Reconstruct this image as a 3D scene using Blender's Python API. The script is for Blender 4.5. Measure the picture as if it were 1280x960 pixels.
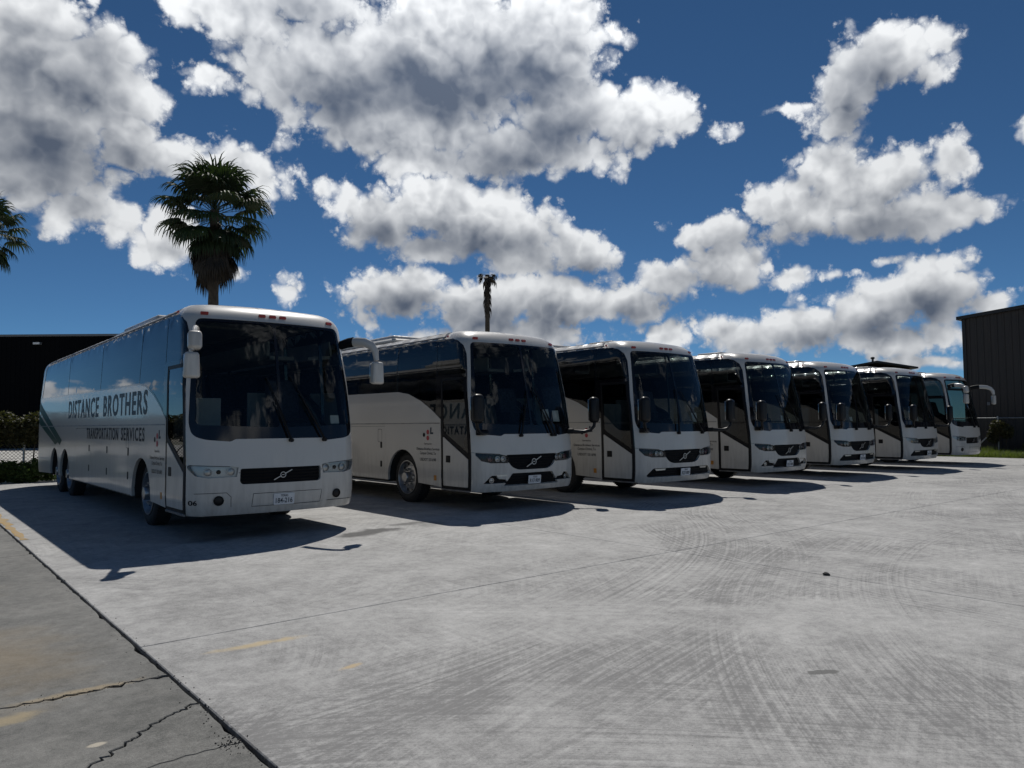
import bpy, bmesh, math, random
import numpy as np
from mathutils import Vector, Matrix, Quaternion, geometry, noise
rnd = random.Random(7)
R = math.radians
scene = bpy.context.scene
for o in list(bpy.data.objects): bpy.data.objects.remove(o)

# ------------------------------------------------------------------ camera
YAW, PITCH, ROLL, FPX = R(-39.668), R(3.092), R(-0.395), 934.64
CAM = Vector((-3.085, -10.685, 1.579))
def _cam_axes():
    fw = Vector((-math.sin(YAW)*math.cos(PITCH), math.cos(YAW)*math.cos(PITCH), math.sin(PITCH)))
    r = Vector((math.cos(YAW), math.sin(YAW), 0)); up = r.cross(fw)
    r2 = r*math.cos(ROLL)+up*math.sin(ROLL); u2 = up*math.cos(ROLL)-r*math.sin(ROLL)
    return r2, u2, fw
cd = bpy.data.cameras.new('camera'); cam = bpy.data.objects.new('camera', cd)
scene.collection.objects.link(cam); scene.camera = cam
_r, _u, _f = _cam_axes()
cam.matrix_world = Matrix(((_r.x, _u.x, -_f.x, CAM.x), (_r.y, _u.y, -_f.y, CAM.y), (_r.z, _u.z, -_f.z, CAM.z), (0, 0, 0, 1)))
cd.sensor_width = 36; cd.lens = FPX/1280*36; cd.clip_start = .05; cd.clip_end = 5000

# ------------------------------------------------------------------ exposure
vs = scene.view_settings
vs.view_transform = 'Standard'; vs.look = 'None'; vs.gamma = 1; vs.use_curve_mapping = False
vs.exposure = EXPOSURE = 0.0
scene.render.film_transparent = False
scene.cycles.use_denoising = True
scene.cycles.max_bounces = 8; scene.cycles.transparent_max_bounces = 16
scene.cycles.diffuse_bounces = 3; scene.cycles.glossy_bounces = 4
scene.cycles.caustics_reflective = False; scene.cycles.caustics_refractive = False

# ------------------------------------------------------------------ node helper
class T:
    """a node tree with small arithmetic on sockets"""
    def __init__(s, tree): s.t = tree; s.n = tree.nodes; s.l = tree.links
    def node(s, typ, **kw):
        n = s.n.new(typ)
        for k, v in kw.items(): setattr(n, k, v)
        return n
    def put(s, inp, v):
        if isinstance(v, bpy.types.NodeSocket): s.l.new(v, inp)
        elif v is not None: inp.default_value = v
    def m(s, op, a, b=None, c=None, clamp=False):
        n = s.node('ShaderNodeMath', operation=op, use_clamp=clamp)
        s.put(n.inputs[0], a); s.put(n.inputs[1], b)
        if c is not None: s.put(n.inputs[2], c)
        return n.outputs[0]
    def add(s, a, b): return s.m('ADD', a, b)
    def sub(s, a, b): return s.m('SUBTRACT', a, b)
    def mul(s, a, b): return s.m('MULTIPLY', a, b)
    def mad(s, a, b, c): return s.m('MULTIPLY_ADD', a, b, c)
    def v(s, op, a, b=None, scale=None):
        n = s.node('ShaderNodeVectorMath', operation=op)
        s.put(n.inputs[0], a); s.put(n.inputs[1], b)
        if scale is not None: s.put(n.inputs['Scale'], scale)
        return n.outputs['Value'] if op in ('LENGTH', 'DOT_PRODUCT', 'DISTANCE') else n.outputs['Vector']
    def xyz(s, a):
        n = s.node('ShaderNodeSeparateXYZ'); s.put(n.inputs[0], a); return n.outputs
    def comb(s, x, y, z):
        n = s.node('ShaderNodeCombineXYZ')
        for i, q in enumerate((x, y, z)): s.put(n.inputs[i], q)
        return n.outputs[0]
    def step(s, x, lo, hi, a=0., b=1., smooth=True):
        n = s.node('ShaderNodeMapRange', interpolation_type='SMOOTHSTEP' if smooth else 'LINEAR')
        s.put(n.inputs[0], x); s.put(n.inputs[1], lo); s.put(n.inputs[2], hi); s.put(n.inputs[3], a); s.put(n.inputs[4], b)
        return n.outputs[0]
    def noise(s, vec, scale, detail=4, rough=.5, dist=0., dim='3D', lac=2.):
        n = s.node('ShaderNodeTexNoise', noise_dimensions=dim)
        s.put(n.inputs['Vector'], vec); s.put(n.inputs['Scale'], scale); s.put(n.inputs['Detail'], detail)
        s.put(n.inputs['Roughness'], rough); s.put(n.inputs['Distortion'], dist); s.put(n.inputs['Lacunarity'], lac)
        return n
    def voro(s, vec, scale, smooth=.5, detail=0., feature='SMOOTH_F1', rnd_=1.):
        n = s.node('ShaderNodeTexVoronoi', feature=feature)
        s.put(n.inputs['Vector'], vec); s.put(n.inputs['Scale'], scale); s.put(n.inputs['Detail'], detail)
        if feature == 'SMOOTH_F1': s.put(n.inputs['Smoothness'], smooth)
        s.put(n.inputs['Randomness'], rnd_)
        return n.outputs['Distance']
    def mix(s, fac, a, b, blend='MIX'):
        n = s.node('ShaderNodeMix', data_type='RGBA', blend_type=blend)
        s.put(n.inputs[0], fac)
        s.put(n.inputs[6], a if isinstance(a, bpy.types.NodeSocket) else (*a[:3], 1))
        s.put(n.inputs[7], b if isinstance(b, bpy.types.NodeSocket) else (*b[:3], 1))
        return n.outputs[2]
    def rgb(s, c):
        n = s.node('ShaderNodeRGB'); n.outputs[0].default_value = (*c[:3], 1); return n.outputs[0]

# ------------------------------------------------------------------ sun and sky
SUN_AZ, SUN_EL = R(40.0), R(55.0)            # azimuth from +Y towards +X
SUN_DIR = Vector((math.sin(SUN_AZ)*math.cos(SUN_EL), math.cos(SUN_AZ)*math.cos(SUN_EL), math.sin(SUN_EL)))
sl = bpy.data.lights.new('sun', 'SUN'); sl.energy = 3.45; sl.angle = R(.53); sl.color = (1, .96, .9)
sun = bpy.data.objects.new('sun', sl); scene.collection.objects.link(sun)
sun.rotation_euler = SUN_DIR.to_track_quat('Z', 'Y').to_euler(); sun.location = (0, 0, 60)

# cumulus clouds: azimuth, elevation, half width, half height (degrees), weight
CLOUDS = [
    (5.95,24.09,4.80,3.34,1.00), (10.59,22.78,4.08,3.71,1.00), (7.41,19.53,5.60,3.82,1.00), (7.04,16.30,5.09,2.94,0.90), (12.37,19.65,2.72,3.76,0.90),
    (14.93,18.23,2.83,1.77,0.80), (19.46,17.96,3.19,2.26,0.70), (9.37,13.98,2.78,1.53,0.65), (6.64,14.51,1.97,1.24,0.50), (14.52,12.33,2.14,2.27,0.75),
    (11.76,13.39,1.70,1.36,0.50), (5.45,26.39,4.76,1.71,0.80), (19.32,27.76,5.10,2.00,0.80), (24.46,29.24,5.88,1.91,0.90), (26.86,25.51,7.77,3.47,1.10),
    (34.83,26.72,9.37,5.38,1.20), (42.37,27.50,5.65,4.82,1.20), (31.11,22.36,9.18,2.59,1.10), (22.76,24.61,3.57,2.44,0.80), (16.94,23.61,1.87,0.99,0.50),
    (43.57,23.01,5.30,3.24,1.00), (49.72,22.27,5.34,2.15,0.85), (40.42,20.60,7.18,2.34,1.00), (33.57,19.42,5.24,1.57,0.75), (44.77,19.95,3.71,1.68,0.70),
    (55.64,21.34,1.39,0.64,0.35), (29.31,15.46,3.73,2.53,0.90), (33.87,16.58,5.23,2.88,1.00), (38.51,14.88,5.59,2.94,1.00), (44.68,12.84,3.44,1.78,0.80),
    (32.95,13.36,4.89,1.41,0.70), (40.66,12.20,3.71,1.79,0.75), (30.83,10.05,4.53,2.51,0.90), (37.24,8.90,6.16,2.42,0.90), (42.79,9.16,4.92,2.30,0.90),
    (48.29,9.16,4.53,1.92,0.80), (51.61,10.58,3.55,1.53,0.80), (55.70,11.24,3.77,1.73,0.80), (38.46,6.47,9.23,1.71,0.80), (51.83,6.83,2.94,1.79,0.70),
    (66.85,24.26,3.88,1.99,0.90), (64.40,23.01,2.17,2.95,0.85), (69.48,22.63,1.51,1.13,0.60), (60.47,22.01,1.86,0.46,0.35), (63.39,20.66,1.36,1.22,0.55),
    (63.29,17.55,2.88,2.74,0.90), (61.09,15.24,4.42,2.40,0.90), (55.47,13.95,3.79,1.48,0.80), (66.33,16.35,3.08,2.59,0.90), (70.22,17.26,1.57,1.78,0.75),
    (67.72,13.70,5.42,1.57,0.85), (71.23,13.42,1.80,0.81,0.45), (61.23,10.40,2.25,0.84,0.60), (66.41,11.03,1.18,0.43,0.45), (63.86,10.29,1.34,0.39,0.35),
    (69.46,8.76,3.07,2.63,1.00), (65.81,7.83,4.23,2.29,0.95), (72.36,7.55,1.75,1.03,0.75), (61.66,6.70,5.30,1.81,0.90), (57.01,6.46,3.93,1.75,0.80),
    (66.48,5.59,5.88,1.53,0.85), (68.84,4.01,3.75,0.75,0.60), (23.08,9.86,1.25,1.16,0.55), (29.03,7.92,1.19,0.78,0.40), (24.85,17.49,1.16,1.00,0.35),
    (74.77,17.98,0.67,0.94,0.50), (19.55,11.17,0.87,0.45,0.30), (22.23,20.38,1.14,0.64,0.30),
]
# thick, sun-starved cores of those clouds
CORES = [
    (7.47,17.11,5.14,2.93,1.00), (6.03,21.14,2.18,2.31,0.50), (9.64,22.36,2.35,2.37,0.40), (31.11,24.23,10.43,2.74,1.00), (39.83,25.22,6.28,2.89,1.00),
    (42.93,21.67,4.67,2.75,1.00), (26.88,23.17,5.36,2.11,0.90), (39.79,20.05,6.24,1.68,0.90), (23.88,28.69,3.51,1.20,0.40), (33.56,13.96,5.52,1.41,0.80),
    (37.26,13.11,4.95,1.31,0.70), (29.31,14.42,2.40,1.04,0.50), (42.82,11.57,3.70,0.96,0.60), (38.47,7.69,8.01,1.46,0.60), (31.13,8.68,3.62,1.20,0.60),
    (48.28,8.32,4.22,0.84,0.50), (54.24,10.45,3.47,0.70,0.50), (65.79,23.01,2.02,1.70,0.60), (64.44,21.01,1.13,1.26,0.40), (65.22,13.15,5.55,0.96,0.90),
    (58.29,13.17,3.90,0.68,0.60), (69.42,7.54,2.79,1.37,0.80), (65.52,6.36,3.99,1.10,0.70), (60.84,5.71,4.28,0.80,0.50), (70.13,14.75,1.15,1.01,0.40),
]
def billow_group():
    g = bpy.data.node_groups.new('cloud_billow', 'ShaderNodeTree')
    g.interface.new_socket('Dir', in_out='INPUT', socket_type='NodeSocketVector')
    g.interface.new_socket('D', in_out='OUTPUT', socket_type='NodeSocketFloat')
    t = T(g); gi = t.node('NodeGroupInput'); go = t.node('NodeGroupOutput'); d = gi.outputs[0]
    n1 = t.noise(d, 10., 1, .5); n1.normalize = False
    n2 = t.noise(d, 25., 2.6, .5); n2.normalize = False
    D = t.mad(t.m('ABSOLUTE', n1.outputs[0]), .50, -.27)
    D = t.mad(t.m('ABSOLUTE', n2.outputs[0]), .48, D)
    t.l.new(D, go.inputs[0])
    return g

world = bpy.data.worlds.new('World'); scene.world = world; world.use_nodes = True
def build_world():
    t = T(world.node_tree); t.n.clear()
    out = t.node('ShaderNodeOutputWorld'); bg = t.node('ShaderNodeBackground')
    bg.inputs['Strength'].default_value = 0.058
    t.l.new(bg.outputs[0], out.inputs[0])
    sky = t.node('ShaderNodeTexSky', sky_type='NISHITA')
    sky.sun_disc = False; sky.sun_elevation = SUN_EL; sky.sun_rotation = SUN_AZ
    sky.air_density = .5; sky.dust_density = 0.; sky.ozone_density = 2.5; sky.altitude = 0
    d = t.v('NORMALIZE', t.node('ShaderNodeTexCoord').outputs['Generated'])
    o = t.xyz(d)
    az = t.mul(t.m('ARCTAN2', o[0], o[1]), 180/math.pi)
    el = t.mul(t.m('ARCSINE', o[2]), 180/math.pi)
    w1 = t.noise(d, 8., 3, .55)
    wv = t.v('SUBTRACT', w1.outputs['Color'], (.5, .5, .5))
    q = t.v('MULTIPLY_ADD', wv, (3.6, 3.2, 0.)); t.put(q.node.inputs[2], t.comb(az, el, 0.))
    q1 = t.v('ADD', q, (0., 1.5, 0.))                     # the same sky a little nearer the sun
    def union(lst, k, q):
        F = None
        for a, e, rx, ry, w in lst:
            dd = t.v('MULTIPLY_ADD', q, (1/rx, 1/ry, 0)); dd.node.inputs[2].default_value = (-a/rx, -e/ry, 0)
            L = t.mad(t.v('LENGTH', dd), -w, w)
            F = L if F is None else t.m('SMOOTH_MAX', F, L, k)
        return F
    F = union(CLOUDS, .15, q)
    F1 = union([c for c in CLOUDS if c[4] > .79], .15, q1)
    C = union(CORES, .3, q)
    relF = t.m('MINIMUM', t.sub(F, F1), .5)
    # the rest of the sky carries the same kind of cumulus, from a flat cloud layer
    pl = t.v('SCALE', d, scale=t.m('DIVIDE', 1., t.m('MAXIMUM', t.add(o[2], .12), .05)))
    gn = t.noise(pl, 1.15, 3, .5)
    G = t.mad(gn.outputs[0], 4.0, -2.45)
    view = t.m('MAXIMUM', t.step(t.m('ABSOLUTE', t.sub(az, 39.7)), 36., 44.), t.step(el, 31., 37.))
    F = t.m('SMOOTH_MAX', F, t.add(t.mul(G, view), t.mul(t.sub(view, 1.), 2.)), .1)
    bg_ = billow_group()
    def billow(v):
        n = t.node('ShaderNodeGroup'); n.node_tree = bg_; t.put(n.inputs[0], v); return n.outputs[0]
    N0 = billow(d)
    N1 = billow(t.v('ADD', d, tuple(SUN_DIR*.018)))
    n4 = t.noise(d, 80., 4, .6); n4.normalize = False
    D0 = t.add(t.add(F, N0), t.add(t.mul(t.m('ABSOLUTE', n4.outputs[0]), .17), t.mad(n4.outputs[0], .07, -.06)))
    alpha = t.step(D0, -.10, .28)
    rel = t.add(t.mul(t.sub(N0, N1), .95), t.mul(n4.outputs[0], .04))   # relief towards the sun
    core = t.step(t.mad(N0, .15, C), -.60, .90)
    body = t.step(t.mad(N0, .3, F), .0, .9)
    lit = t.add(t.mul(rel, t.mad(core, -.65, 1.)), t.sub(t.mad(body, -.32, .78), t.mul(core, .46)))
    lit = t.m('ADD', lit, t.mul(relF, t.mad(core, -.3, .60)), clamp=True)
    col = t.mix(lit, CLOUD_DARK, CLOUD_LIT)
    glow = t.step(t.v('DOT_PRODUCT', d, tuple(SUN_DIR)), .70, 1., 1., 1.6)   # forward scatter
    col = t.v('SCALE', col, scale=glow)
    skyc = t.mix(1., sky.outputs[0], SKY_TINT, 'MULTIPLY')
    t.l.new(t.mix(alpha, skyc, col), bg.inputs[0])
    return bg
CLOUD_DARK, CLOUD_LIT, SKY_TINT = (1.5, 1.9, 2.7), (13.2, 13.5, 13.8), (.53, .85, 1.0)
build_world()
world.cycles.sampling_method = 'MANUAL'; world.cycles.sample_map_resolution = 512

# ------------------------------------------------------------------ object helpers
COL = scene.collection
def obj(name, me, mat=None, parent=None, loc=None, rot=None, scale=None):
    o = bpy.data.objects.new(name, me); COL.objects.link(o)
    if mat is not None and me is not None and not me.materials: me.materials.append(mat)
    if parent is not None: o.parent = parent
    if loc is not None: o.location = loc
    if rot is not None: o.rotation_euler = rot
    if scale is not None: o.scale = scale
    return o
def empty(name, loc=(0, 0, 0), rz=0.):
    o = bpy.data.objects.new(name, None); COL.objects.link(o); o.location = loc; o.rotation_euler = (0, 0, rz)
    o.empty_display_size = .3
    return o
def tag(o, label=None, cat=None, group=None, kind=None):
    if label: o['label'] = label
    if cat: o['category'] = cat
    if group: o['group'] = group
    if kind: o['kind'] = kind
    return o
def mesh(name, verts, faces, smooth=False, sharp=None):
    me = bpy.data.meshes.new(name); me.from_pydata([tuple(v) for v in verts], [], [tuple(f) for f in faces]); me.update()
    if smooth:
        me.polygons.foreach_set('use_smooth', [True]*len(me.polygons))
        if sharp: me.set_sharp_from_angle(angle=R(sharp))
    return me
def bm_mesh(name, bm, smooth=False, sharp=None):
    me = bpy.data.meshes.new(name); bm.to_mesh(me); bm.free()
    if smooth:
        me.polygons.foreach_set('use_smooth', [True]*len(me.polygons))
        if sharp: me.set_sharp_from_angle(angle=R(sharp))
    return me
class MB:
    """collects simple solids into one mesh"""
    def __init__(s): s.v = []; s.f = []
    def box(s, lo, hi, M=None):
        b = len(s.v)
        for z in (lo[2], hi[2]):
            for y in (lo[1], hi[1]):
                for x in (lo[0], hi[0]): s.v.append(Vector((x, y, z)))
        if M is not None:
            for i in range(b, b+8): s.v[i] = M @ s.v[i]
        for q in ((0, 2, 3, 1), (4, 5, 7, 6), (0, 1, 5, 4), (2, 6, 7, 3), (0, 4, 6, 2), (1, 3, 7, 5)): s.f.append([b+i for i in q])
        return s
    def tube(s, pts, rad, n=8, cap=True, squash=1.):
        pts = [Vector(p) for p in pts]; rad = rad if isinstance(rad, (list, tuple)) else [rad]*len(pts)
        b = len(s.v); up = Vector((0, 0, 1))
        side = None
        for i, p in enumerate(pts):
            d = (pts[min(i+1, len(pts)-1)]-pts[max(i-1, 0)]).normalized()
            if side is None:
                side = d.cross(up)
                if side.length < 1e-3: side = Vector((1, 0, 0))
            else: side = side - d*side.dot(d)
            side.normalize(); u2 = side.cross(d)
            for k in range(n):
                a = 2*math.pi*k/n
                s.v.append(p+side*math.cos(a)*rad[i]*squash+u2*math.sin(a)*rad[i])
        for i in range(len(pts)-1):
            for k in range(n):
                s.f.append([b+i*n+k, b+i*n+(k+1) % n, b+(i+1)*n+(k+1) % n, b+(i+1)*n+k])
        if cap:
            s.f.append([b+k for k in range(n)][::-1]); s.f.append([b+(len(pts)-1)*n+k for k in range(n)])
        return s
    def lathe(s, prof, n=32, axis='X', org=(0, 0, 0)):
        """prof: (along, radius) pairs"""
        b = len(s.v)
        for a, r in prof:
            for k in range(n):
                t = 2*math.pi*k/n; c, q = math.cos(t)*r, math.sin(t)*r
                p = {'X': (a, c, q), 'Y': (c, a, q), 'Z': (c, q, a)}[axis]
                s.v.append(Vector(p)+Vector(org))
        for i in range(len(prof)-1):
            for k in range(n):
                s.f.append([b+i*n+k, b+i*n+(k+1) % n, b+(i+1)*n+(k+1) % n, b+(i+1)*n+k])
        return s
    def prism(s, poly, lo, hi, axis='Z'):
        """poly in the other two axes (order x,y,z), extruded lo..hi along axis"""
        b = len(s.v); n = len(poly)
        for a in (lo, hi):
            for p, q in poly:
                s.v.append(Vector({'X': (a, p, q), 'Y': (p, a, q), 'Z': (p, q, a)}[axis]))
        s.f.append([b+i for i in range(n)][::-1]); s.f.append([b+n+i for i in range(n)])
        for i in range(n): s.f.append([b+i, b+(i+1) % n, b+n+(i+1) % n, b+n+i])
        return s
    def build(s, name, mat, parent=None, smooth=False, sharp=35, bevel=0., **kw):
        return obj(name, s.me(name, smooth, sharp, bevel), mat, parent, **kw)
    def me(s, name, smooth=False, sharp=35, bevel=0.):
        bm = bmesh.new()
        vs = [bm.verts.new(v) for v in s.v]
        for f in s.f:
            try: bm.faces.new([vs[i] for i in f])
            except ValueError: pass
        bmesh.ops.recalc_face_normals(bm, faces=bm.faces)
        if bevel: bmesh.ops.bevel(bm, geom=[e for e in bm.edges if e.is_manifold and e.calc_face_angle(0) > .6], offset=bevel, segments=2, affect='EDGES', profile=.6)
        return bm_mesh(name, bm, smooth, sharp)

# ------------------------------------------------------------------ materials
MATS = {}
def mat(name, color=(.5, .5, .5), rough=.5, metal=0., coat=0., spec=.5, var=0., vscale=3., bump=0., bscale=40., emit=None, coat_rough=.04, fn=None):
    if name in MATS: return MATS[name]
    m = bpy.data.materials.new(name); m.use_nodes = True; t = T(m.node_tree)
    p = t.n['Principled BSDF']
    p.inputs['Base Color'].default_value = (*color, 1); p.inputs['Roughness'].default_value = rough
    p.inputs['Metallic'].default_value = metal; p.inputs['Coat Weight'].default_value = coat
    p.inputs['Coat Roughness'].default_value = coat_rough; p.inputs['Specular IOR Level'].default_value = spec
    if var or bump:
        oc = t.node('ShaderNodeTexCoord').outputs['Object']
        if var:
            n = t.noise(oc, vscale, 5, .6)
            t.put(p.inputs['Base Color'], t.mix(t.step(n.outputs[0], .3, .7), tuple(c*(1-var) for c in color), tuple(min(1, c*(1+var)) for c in color)))
            t.put(p.inputs['Roughness'], t.mad(n.outputs[0], .3, rough-.15))
        if bump:
            n = t.noise(oc, bscale, 4, .6); bn = t.node('ShaderNodeBump'); bn.inputs['Strength'].default_value = bump
            t.put(bn.inputs['Height'], n.outputs[0]); bn.inputs['Distance'].default_value = .01
            t.put(p.inputs['Normal'], bn.outputs[0])
    if emit: p.inputs['Emission Color'].default_value = (*emit[:3], 1); p.inputs['Emission Strength'].default_value = emit[3]
    if fn: fn(t, p)
    MATS[name] = m
    return m
def glass(name, tint, rough=.01, ior=1.5, k=1.15):
    m = bpy.data.materials.new(name); m.use_nodes = True; t = T(m.node_tree); t.n.clear()
    out = t.node('ShaderNodeOutputMaterial'); mx = t.node('ShaderNodeMixShader')
    tr = t.node('ShaderNodeBsdfTransparent'); gl = t.node('ShaderNodeBsdfGlossy'); fr = t.node('ShaderNodeFresnel')
    tr.inputs[0].default_value = (*tint, 1); gl.inputs['Roughness'].default_value = rough; gl.inputs['Color'].default_value = (.95, .97, 1, 1)
    fr.inputs['IOR'].default_value = ior
    # one sheet stands for both faces of the pane
    f2 = t.m('MINIMUM', t.mul(fr.outputs[0], k), 1.)
    t.put(mx.inputs[0], f2); t.l.new(tr.outputs[0], mx.inputs[1]); t.l.new(gl.outputs[0], mx.inputs[2]); t.l.new(mx.outputs[0], out.inputs[0])
    MATS[name] = m
    return m
def _paint(t, p):
    geo = t.node('ShaderNodeTexCoord').outputs['Object']
    z = t.xyz(geo)[2]
    geo = t.v('ADD', geo, t.comb(t.mul(t.node('ShaderNodeObjectInfo').outputs['Random'], 37.), 0., 0.))
    n = t.noise(geo, 1.7, 5, .62); n2 = t.noise(t.v('MULTIPLY', geo, (9., 9., 1.2)), 1.5, 4, .6)
    dirt = t.mul(t.step(t.mad(n.outputs[0], .9, t.mul(z, -.62)), -.45, .38), t.step(n2.outputs[0], .3, .8))
    t.put(p.inputs['Base Color'], t.mix(t.mul(dirt, .7), (.57, .545, .50), (.33, .305, .265)))
    t.put(p.inputs['Coat Weight'], t.step(dirt, 0., 1., .6, .25))
    t.put(p.inputs['Roughness'], t.mad(dirt, .3, .35))
    b = t.node('ShaderNodeBump'); b.inputs['Strength'].default_value = .05; b.inputs['Distance'].default_value = .02
    t.put(b.inputs['Height'], t.noise(geo, 2.2, 2, .5).outputs[0]); t.put(p.inputs['Coat Normal'], b.outputs[0])
WHITE = mat('white_paint', rough=.35, coat=1., coat_rough=.08, fn=_paint)
BLACKTRIM = mat('black_trim', (.008, .008, .009), rough=.5, spec=.2)
RUBBER = mat('rubber', (.018, .018, .019), rough=.75, var=.3, vscale=12, bump=.2)
LINING = mat('cabin_lining', (.20, .205, .205), rough=.8, var=.2)
SEATFAB = mat('seat_fabric', (.05, .055, .075), rough=.95, var=.4, vscale=25)
DASH = mat('dashboard_plastic', (.03, .03, .033), rough=.7, var=.2)
CHROME = mat('polished_aluminium', (.42, .42, .42), rough=.34, metal=1., var=.12, vscale=9)
STEEL = mat('dull_steel', (.3, .3, .3), rough=.5, metal=.8, var=.25)
GRILLE = mat('grille_black', (.005, .005, .006), rough=.6, spec=.2)
WINDSHIELD = glass('windshield_glass', (.60, .655, .635), k=.6)
SIDEGLASS = glass('tinted_side_glass', (.19, .21, .21), k=1.0)
DOORGLASS = glass('door_glass', (.24, .265, .26))
LENS = glass('lamp_lens', (.86, .88, .9), k=.6)
AMBER = mat('amber_lens', (.28, .025, .012), rough=.2, coat=.6)
REDL = mat('red_sticker', (.45, .04, .05), rough=.4)
DARKLAMP = mat('dark_lamp_housing', (.010, .010, .011), rough=.4, spec=.3)
REFLECT = mat('lamp_reflector', (.50, .49, .46), rough=.34, metal=.85)
BLACKINK = mat('black_vinyl', (.012, .013, .016), rough=.45, spec=.15)
NAVYINK = mat('navy_vinyl', (.045, .06, .075), rough=.45, spec=.15)
TEAL = mat('teal_vinyl', (.008, .055, .047), rough=.45, spec=.15)
PLATE = mat('plate_white', (.72, .72, .72), rough=.5, var=.06, vscale=20)
PAPER = mat('paper_white', (.8, .8, .8), rough=.8)
MIRRORGLASS = mat('mirror_glass', (.85, .86, .87), rough=.02, metal=1.)
UNDER = mat('underbody', (.02, .02, .02), rough=.9, var=.3)
PARTITION = mat('light_grey_cabin_panel', (.5, .51, .51), rough=.7, var=.08)
GAP = mat('panel_gap', (.02, .02, .022), rough=.8)
ORANGE = mat('orange_sticker', (.5, .2, .02), rough=.4)

# ------------------------------------------------------------------ ground
def concrete(name, c0, c1, old=False):
    m = bpy.data.materials.new(name); m.use_nodes = True; t = T(m.node_tree); p = t.n['Principled BSDF']
    pos = t.node('ShaderNodeNewGeometry').outputs['Position']
    o = t.xyz(pos)
    big = t.noise(pos, .35, 5, .6).outputs[0]; mid = t.noise(pos, 2.2, 6, .62).outputs[0]; fine = t.noise(pos, 55., 4, .7).outputs[0]
    def streak(ang, sx, sy, sc, det=4):
        c, s = math.cos(ang), math.sin(ang)
        u = t.add(t.mul(o[0], c), t.mul(o[1], s)); w = t.sub(t.mul(o[1], c), t.mul(o[0], s))
        return t.noise(t.comb(t.mul(u, sx), t.mul(w, sy), 0.), sc, det, .65).outputs[0]
    m12 = t.noise(pos, 11., 5, .65).outputs[0]; grit = t.noise(pos, 190., 2, .6).outputs[0]
    k = t.add(t.mul(t.sub(big, .5), 1.0 if not old else 1.3), t.mul(t.sub(mid, .5), 1.3))
    k = t.add(k, t.mul(t.sub(m12, .5), 1.1 if not old else 1.3)); k = t.add(k, t.mul(t.sub(fine, .5), 1.1)); k = t.add(k, t.mul(t.sub(grit, .5), .8 if not old else 1.6))
    if not old:
        for a, w in ((.35, .55), (-.75, .45), (1.5, .45), (.9, .4)):
            st = streak(a, .35, 14., 1.6, 5); ms = t.step(t.noise(pos, .45+a*.07, 2, .5, dim='3D').outputs[0], .46, .62)
            k = t.add(k, t.mul(t.mul(t.sub(st, .5), ms), 1.7*w))
        # tyre scuffs: arcs about turning centres
        for cx, cy, r0, r1, w in ((-6., -14., 7.4, 9.4, .55), (9., -17., 10.2, 12.6, .5), (13., -9., 7.2, 9.8, .45), (-2., 6., 12.0, 14.5, .5), (-3.6, -4.2, 2.5, 3.6, .6), (4., -20., 12.6, 14.2, .5), (20., -20., 14., 18., .4)):
            r = t.v('LENGTH', t.v('SUBTRACT', pos, (cx, cy, 0)))
            lines = t.noise(t.comb(t.mul(r, 24.), 0., cx), 1., 3, .7).outputs[0]
            band = t.mul(t.step(r, r0, r0+.5), t.step(r, r1-.5, r1, 1., 0.))
            br = t.step(t.noise(pos, .5, 3, .6).outputs[0], .36, .60)
            k = t.add(k, t.mul(t.mul(band, br), t.mul(t.sub(lines, .57), 3.7*w)))
    lo, hi = c0, c1
    col = t.mix(t.step(k, -.55, .6, smooth=False), lo, hi)
    def stain(col, cx, cy, rx, ry, ang, colr, amt, soft=.6, sc=4.):
        c, s = math.cos(ang), math.sin(ang)
        dx = t.sub(o[0], cx); dy = t.sub(o[1], cy)
        u = t.mul(t.add(t.mul(dx, c), t.mul(dy, s)), 1/rx); w = t.mul(t.sub(t.mul(dy, c), t.mul(dx, s)), 1/ry)
        r = t.m('SQRT', t.add(t.mul(u, u), t.mul(w, w)))
        r = t.add(r, t.mul(t.sub(t.noise(pos, sc, 4, .6).outputs[0], .5), 1.6))
        return t.mix(t.mul(t.step(r, 1-soft, 1.05, 1., 0.), amt), col, colr)
    for st in STAINS_OLD if old else STAINS_NEW: col = stain(col, *st)
    if not old:                                        # pale aggregate specks and dark pits
        v = t.voro(pos, 9., feature='F1'); col = t.mix(t.step(v, .045, .07, .55, 0.), col, (.09, .09, .085))
    else:
        col = t.mix(t.step(t.noise(pos, 140., 2, .6).outputs[0], .58, .7, 0., .5), col, (.12, .115, .10))
    t.put(p.inputs['Base Color'], col)
    t.put(p.inputs['Roughness'], t.mad(mid, .25, .68)); p.inputs['Specular IOR Level'].default_value = .35
    b = t.node('ShaderNodeBump'); b.inputs['Strength'].default_value = .5; b.inputs['Distance'].default_value = .006
    hh = t.add(t.mul(fine, .6), mid)
    if not old: hh = t.add(hh, t.mul(streak(.35, .5, 30., 2., 3), .7))
    t.put(b.inputs['Height'], hh); t.put(p.inputs['Normal'], b.outputs[0])
    return m
YEL = (.46, .36, .20); OIL = (.05, .05, .05)
STAINS_NEW = [(-.98, -5.25, .42, .075, -.05, (.50, .39, .22), .75, .8, 6.), (-.72, -6.15, .09, .045, .2, (.5, .38, .22), .8, .6, 9.), (1.5, -8.22, .13, .045, -.5, (.11, .11, .105), .85, .3, 14.), (2.35, -.75, .75, .28, .25, (.05, .05, .05), .85, .5, 3.), (3.3, -.3, .5, .2, .1, (.07, .07, .07), .7, .6, 4.),
              (.9, .3, 1.2, .5, .4, OIL, .5, .8, 2.), (5.9, .6, 1.1, .4, .1, OIL, .45, .8, 2.), (3.6, -.6, .5, .3, .4, OIL, .35, .8, 3.), (10., .2, 1., .4, .1, OIL, .4, .8, 2.)]
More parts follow.
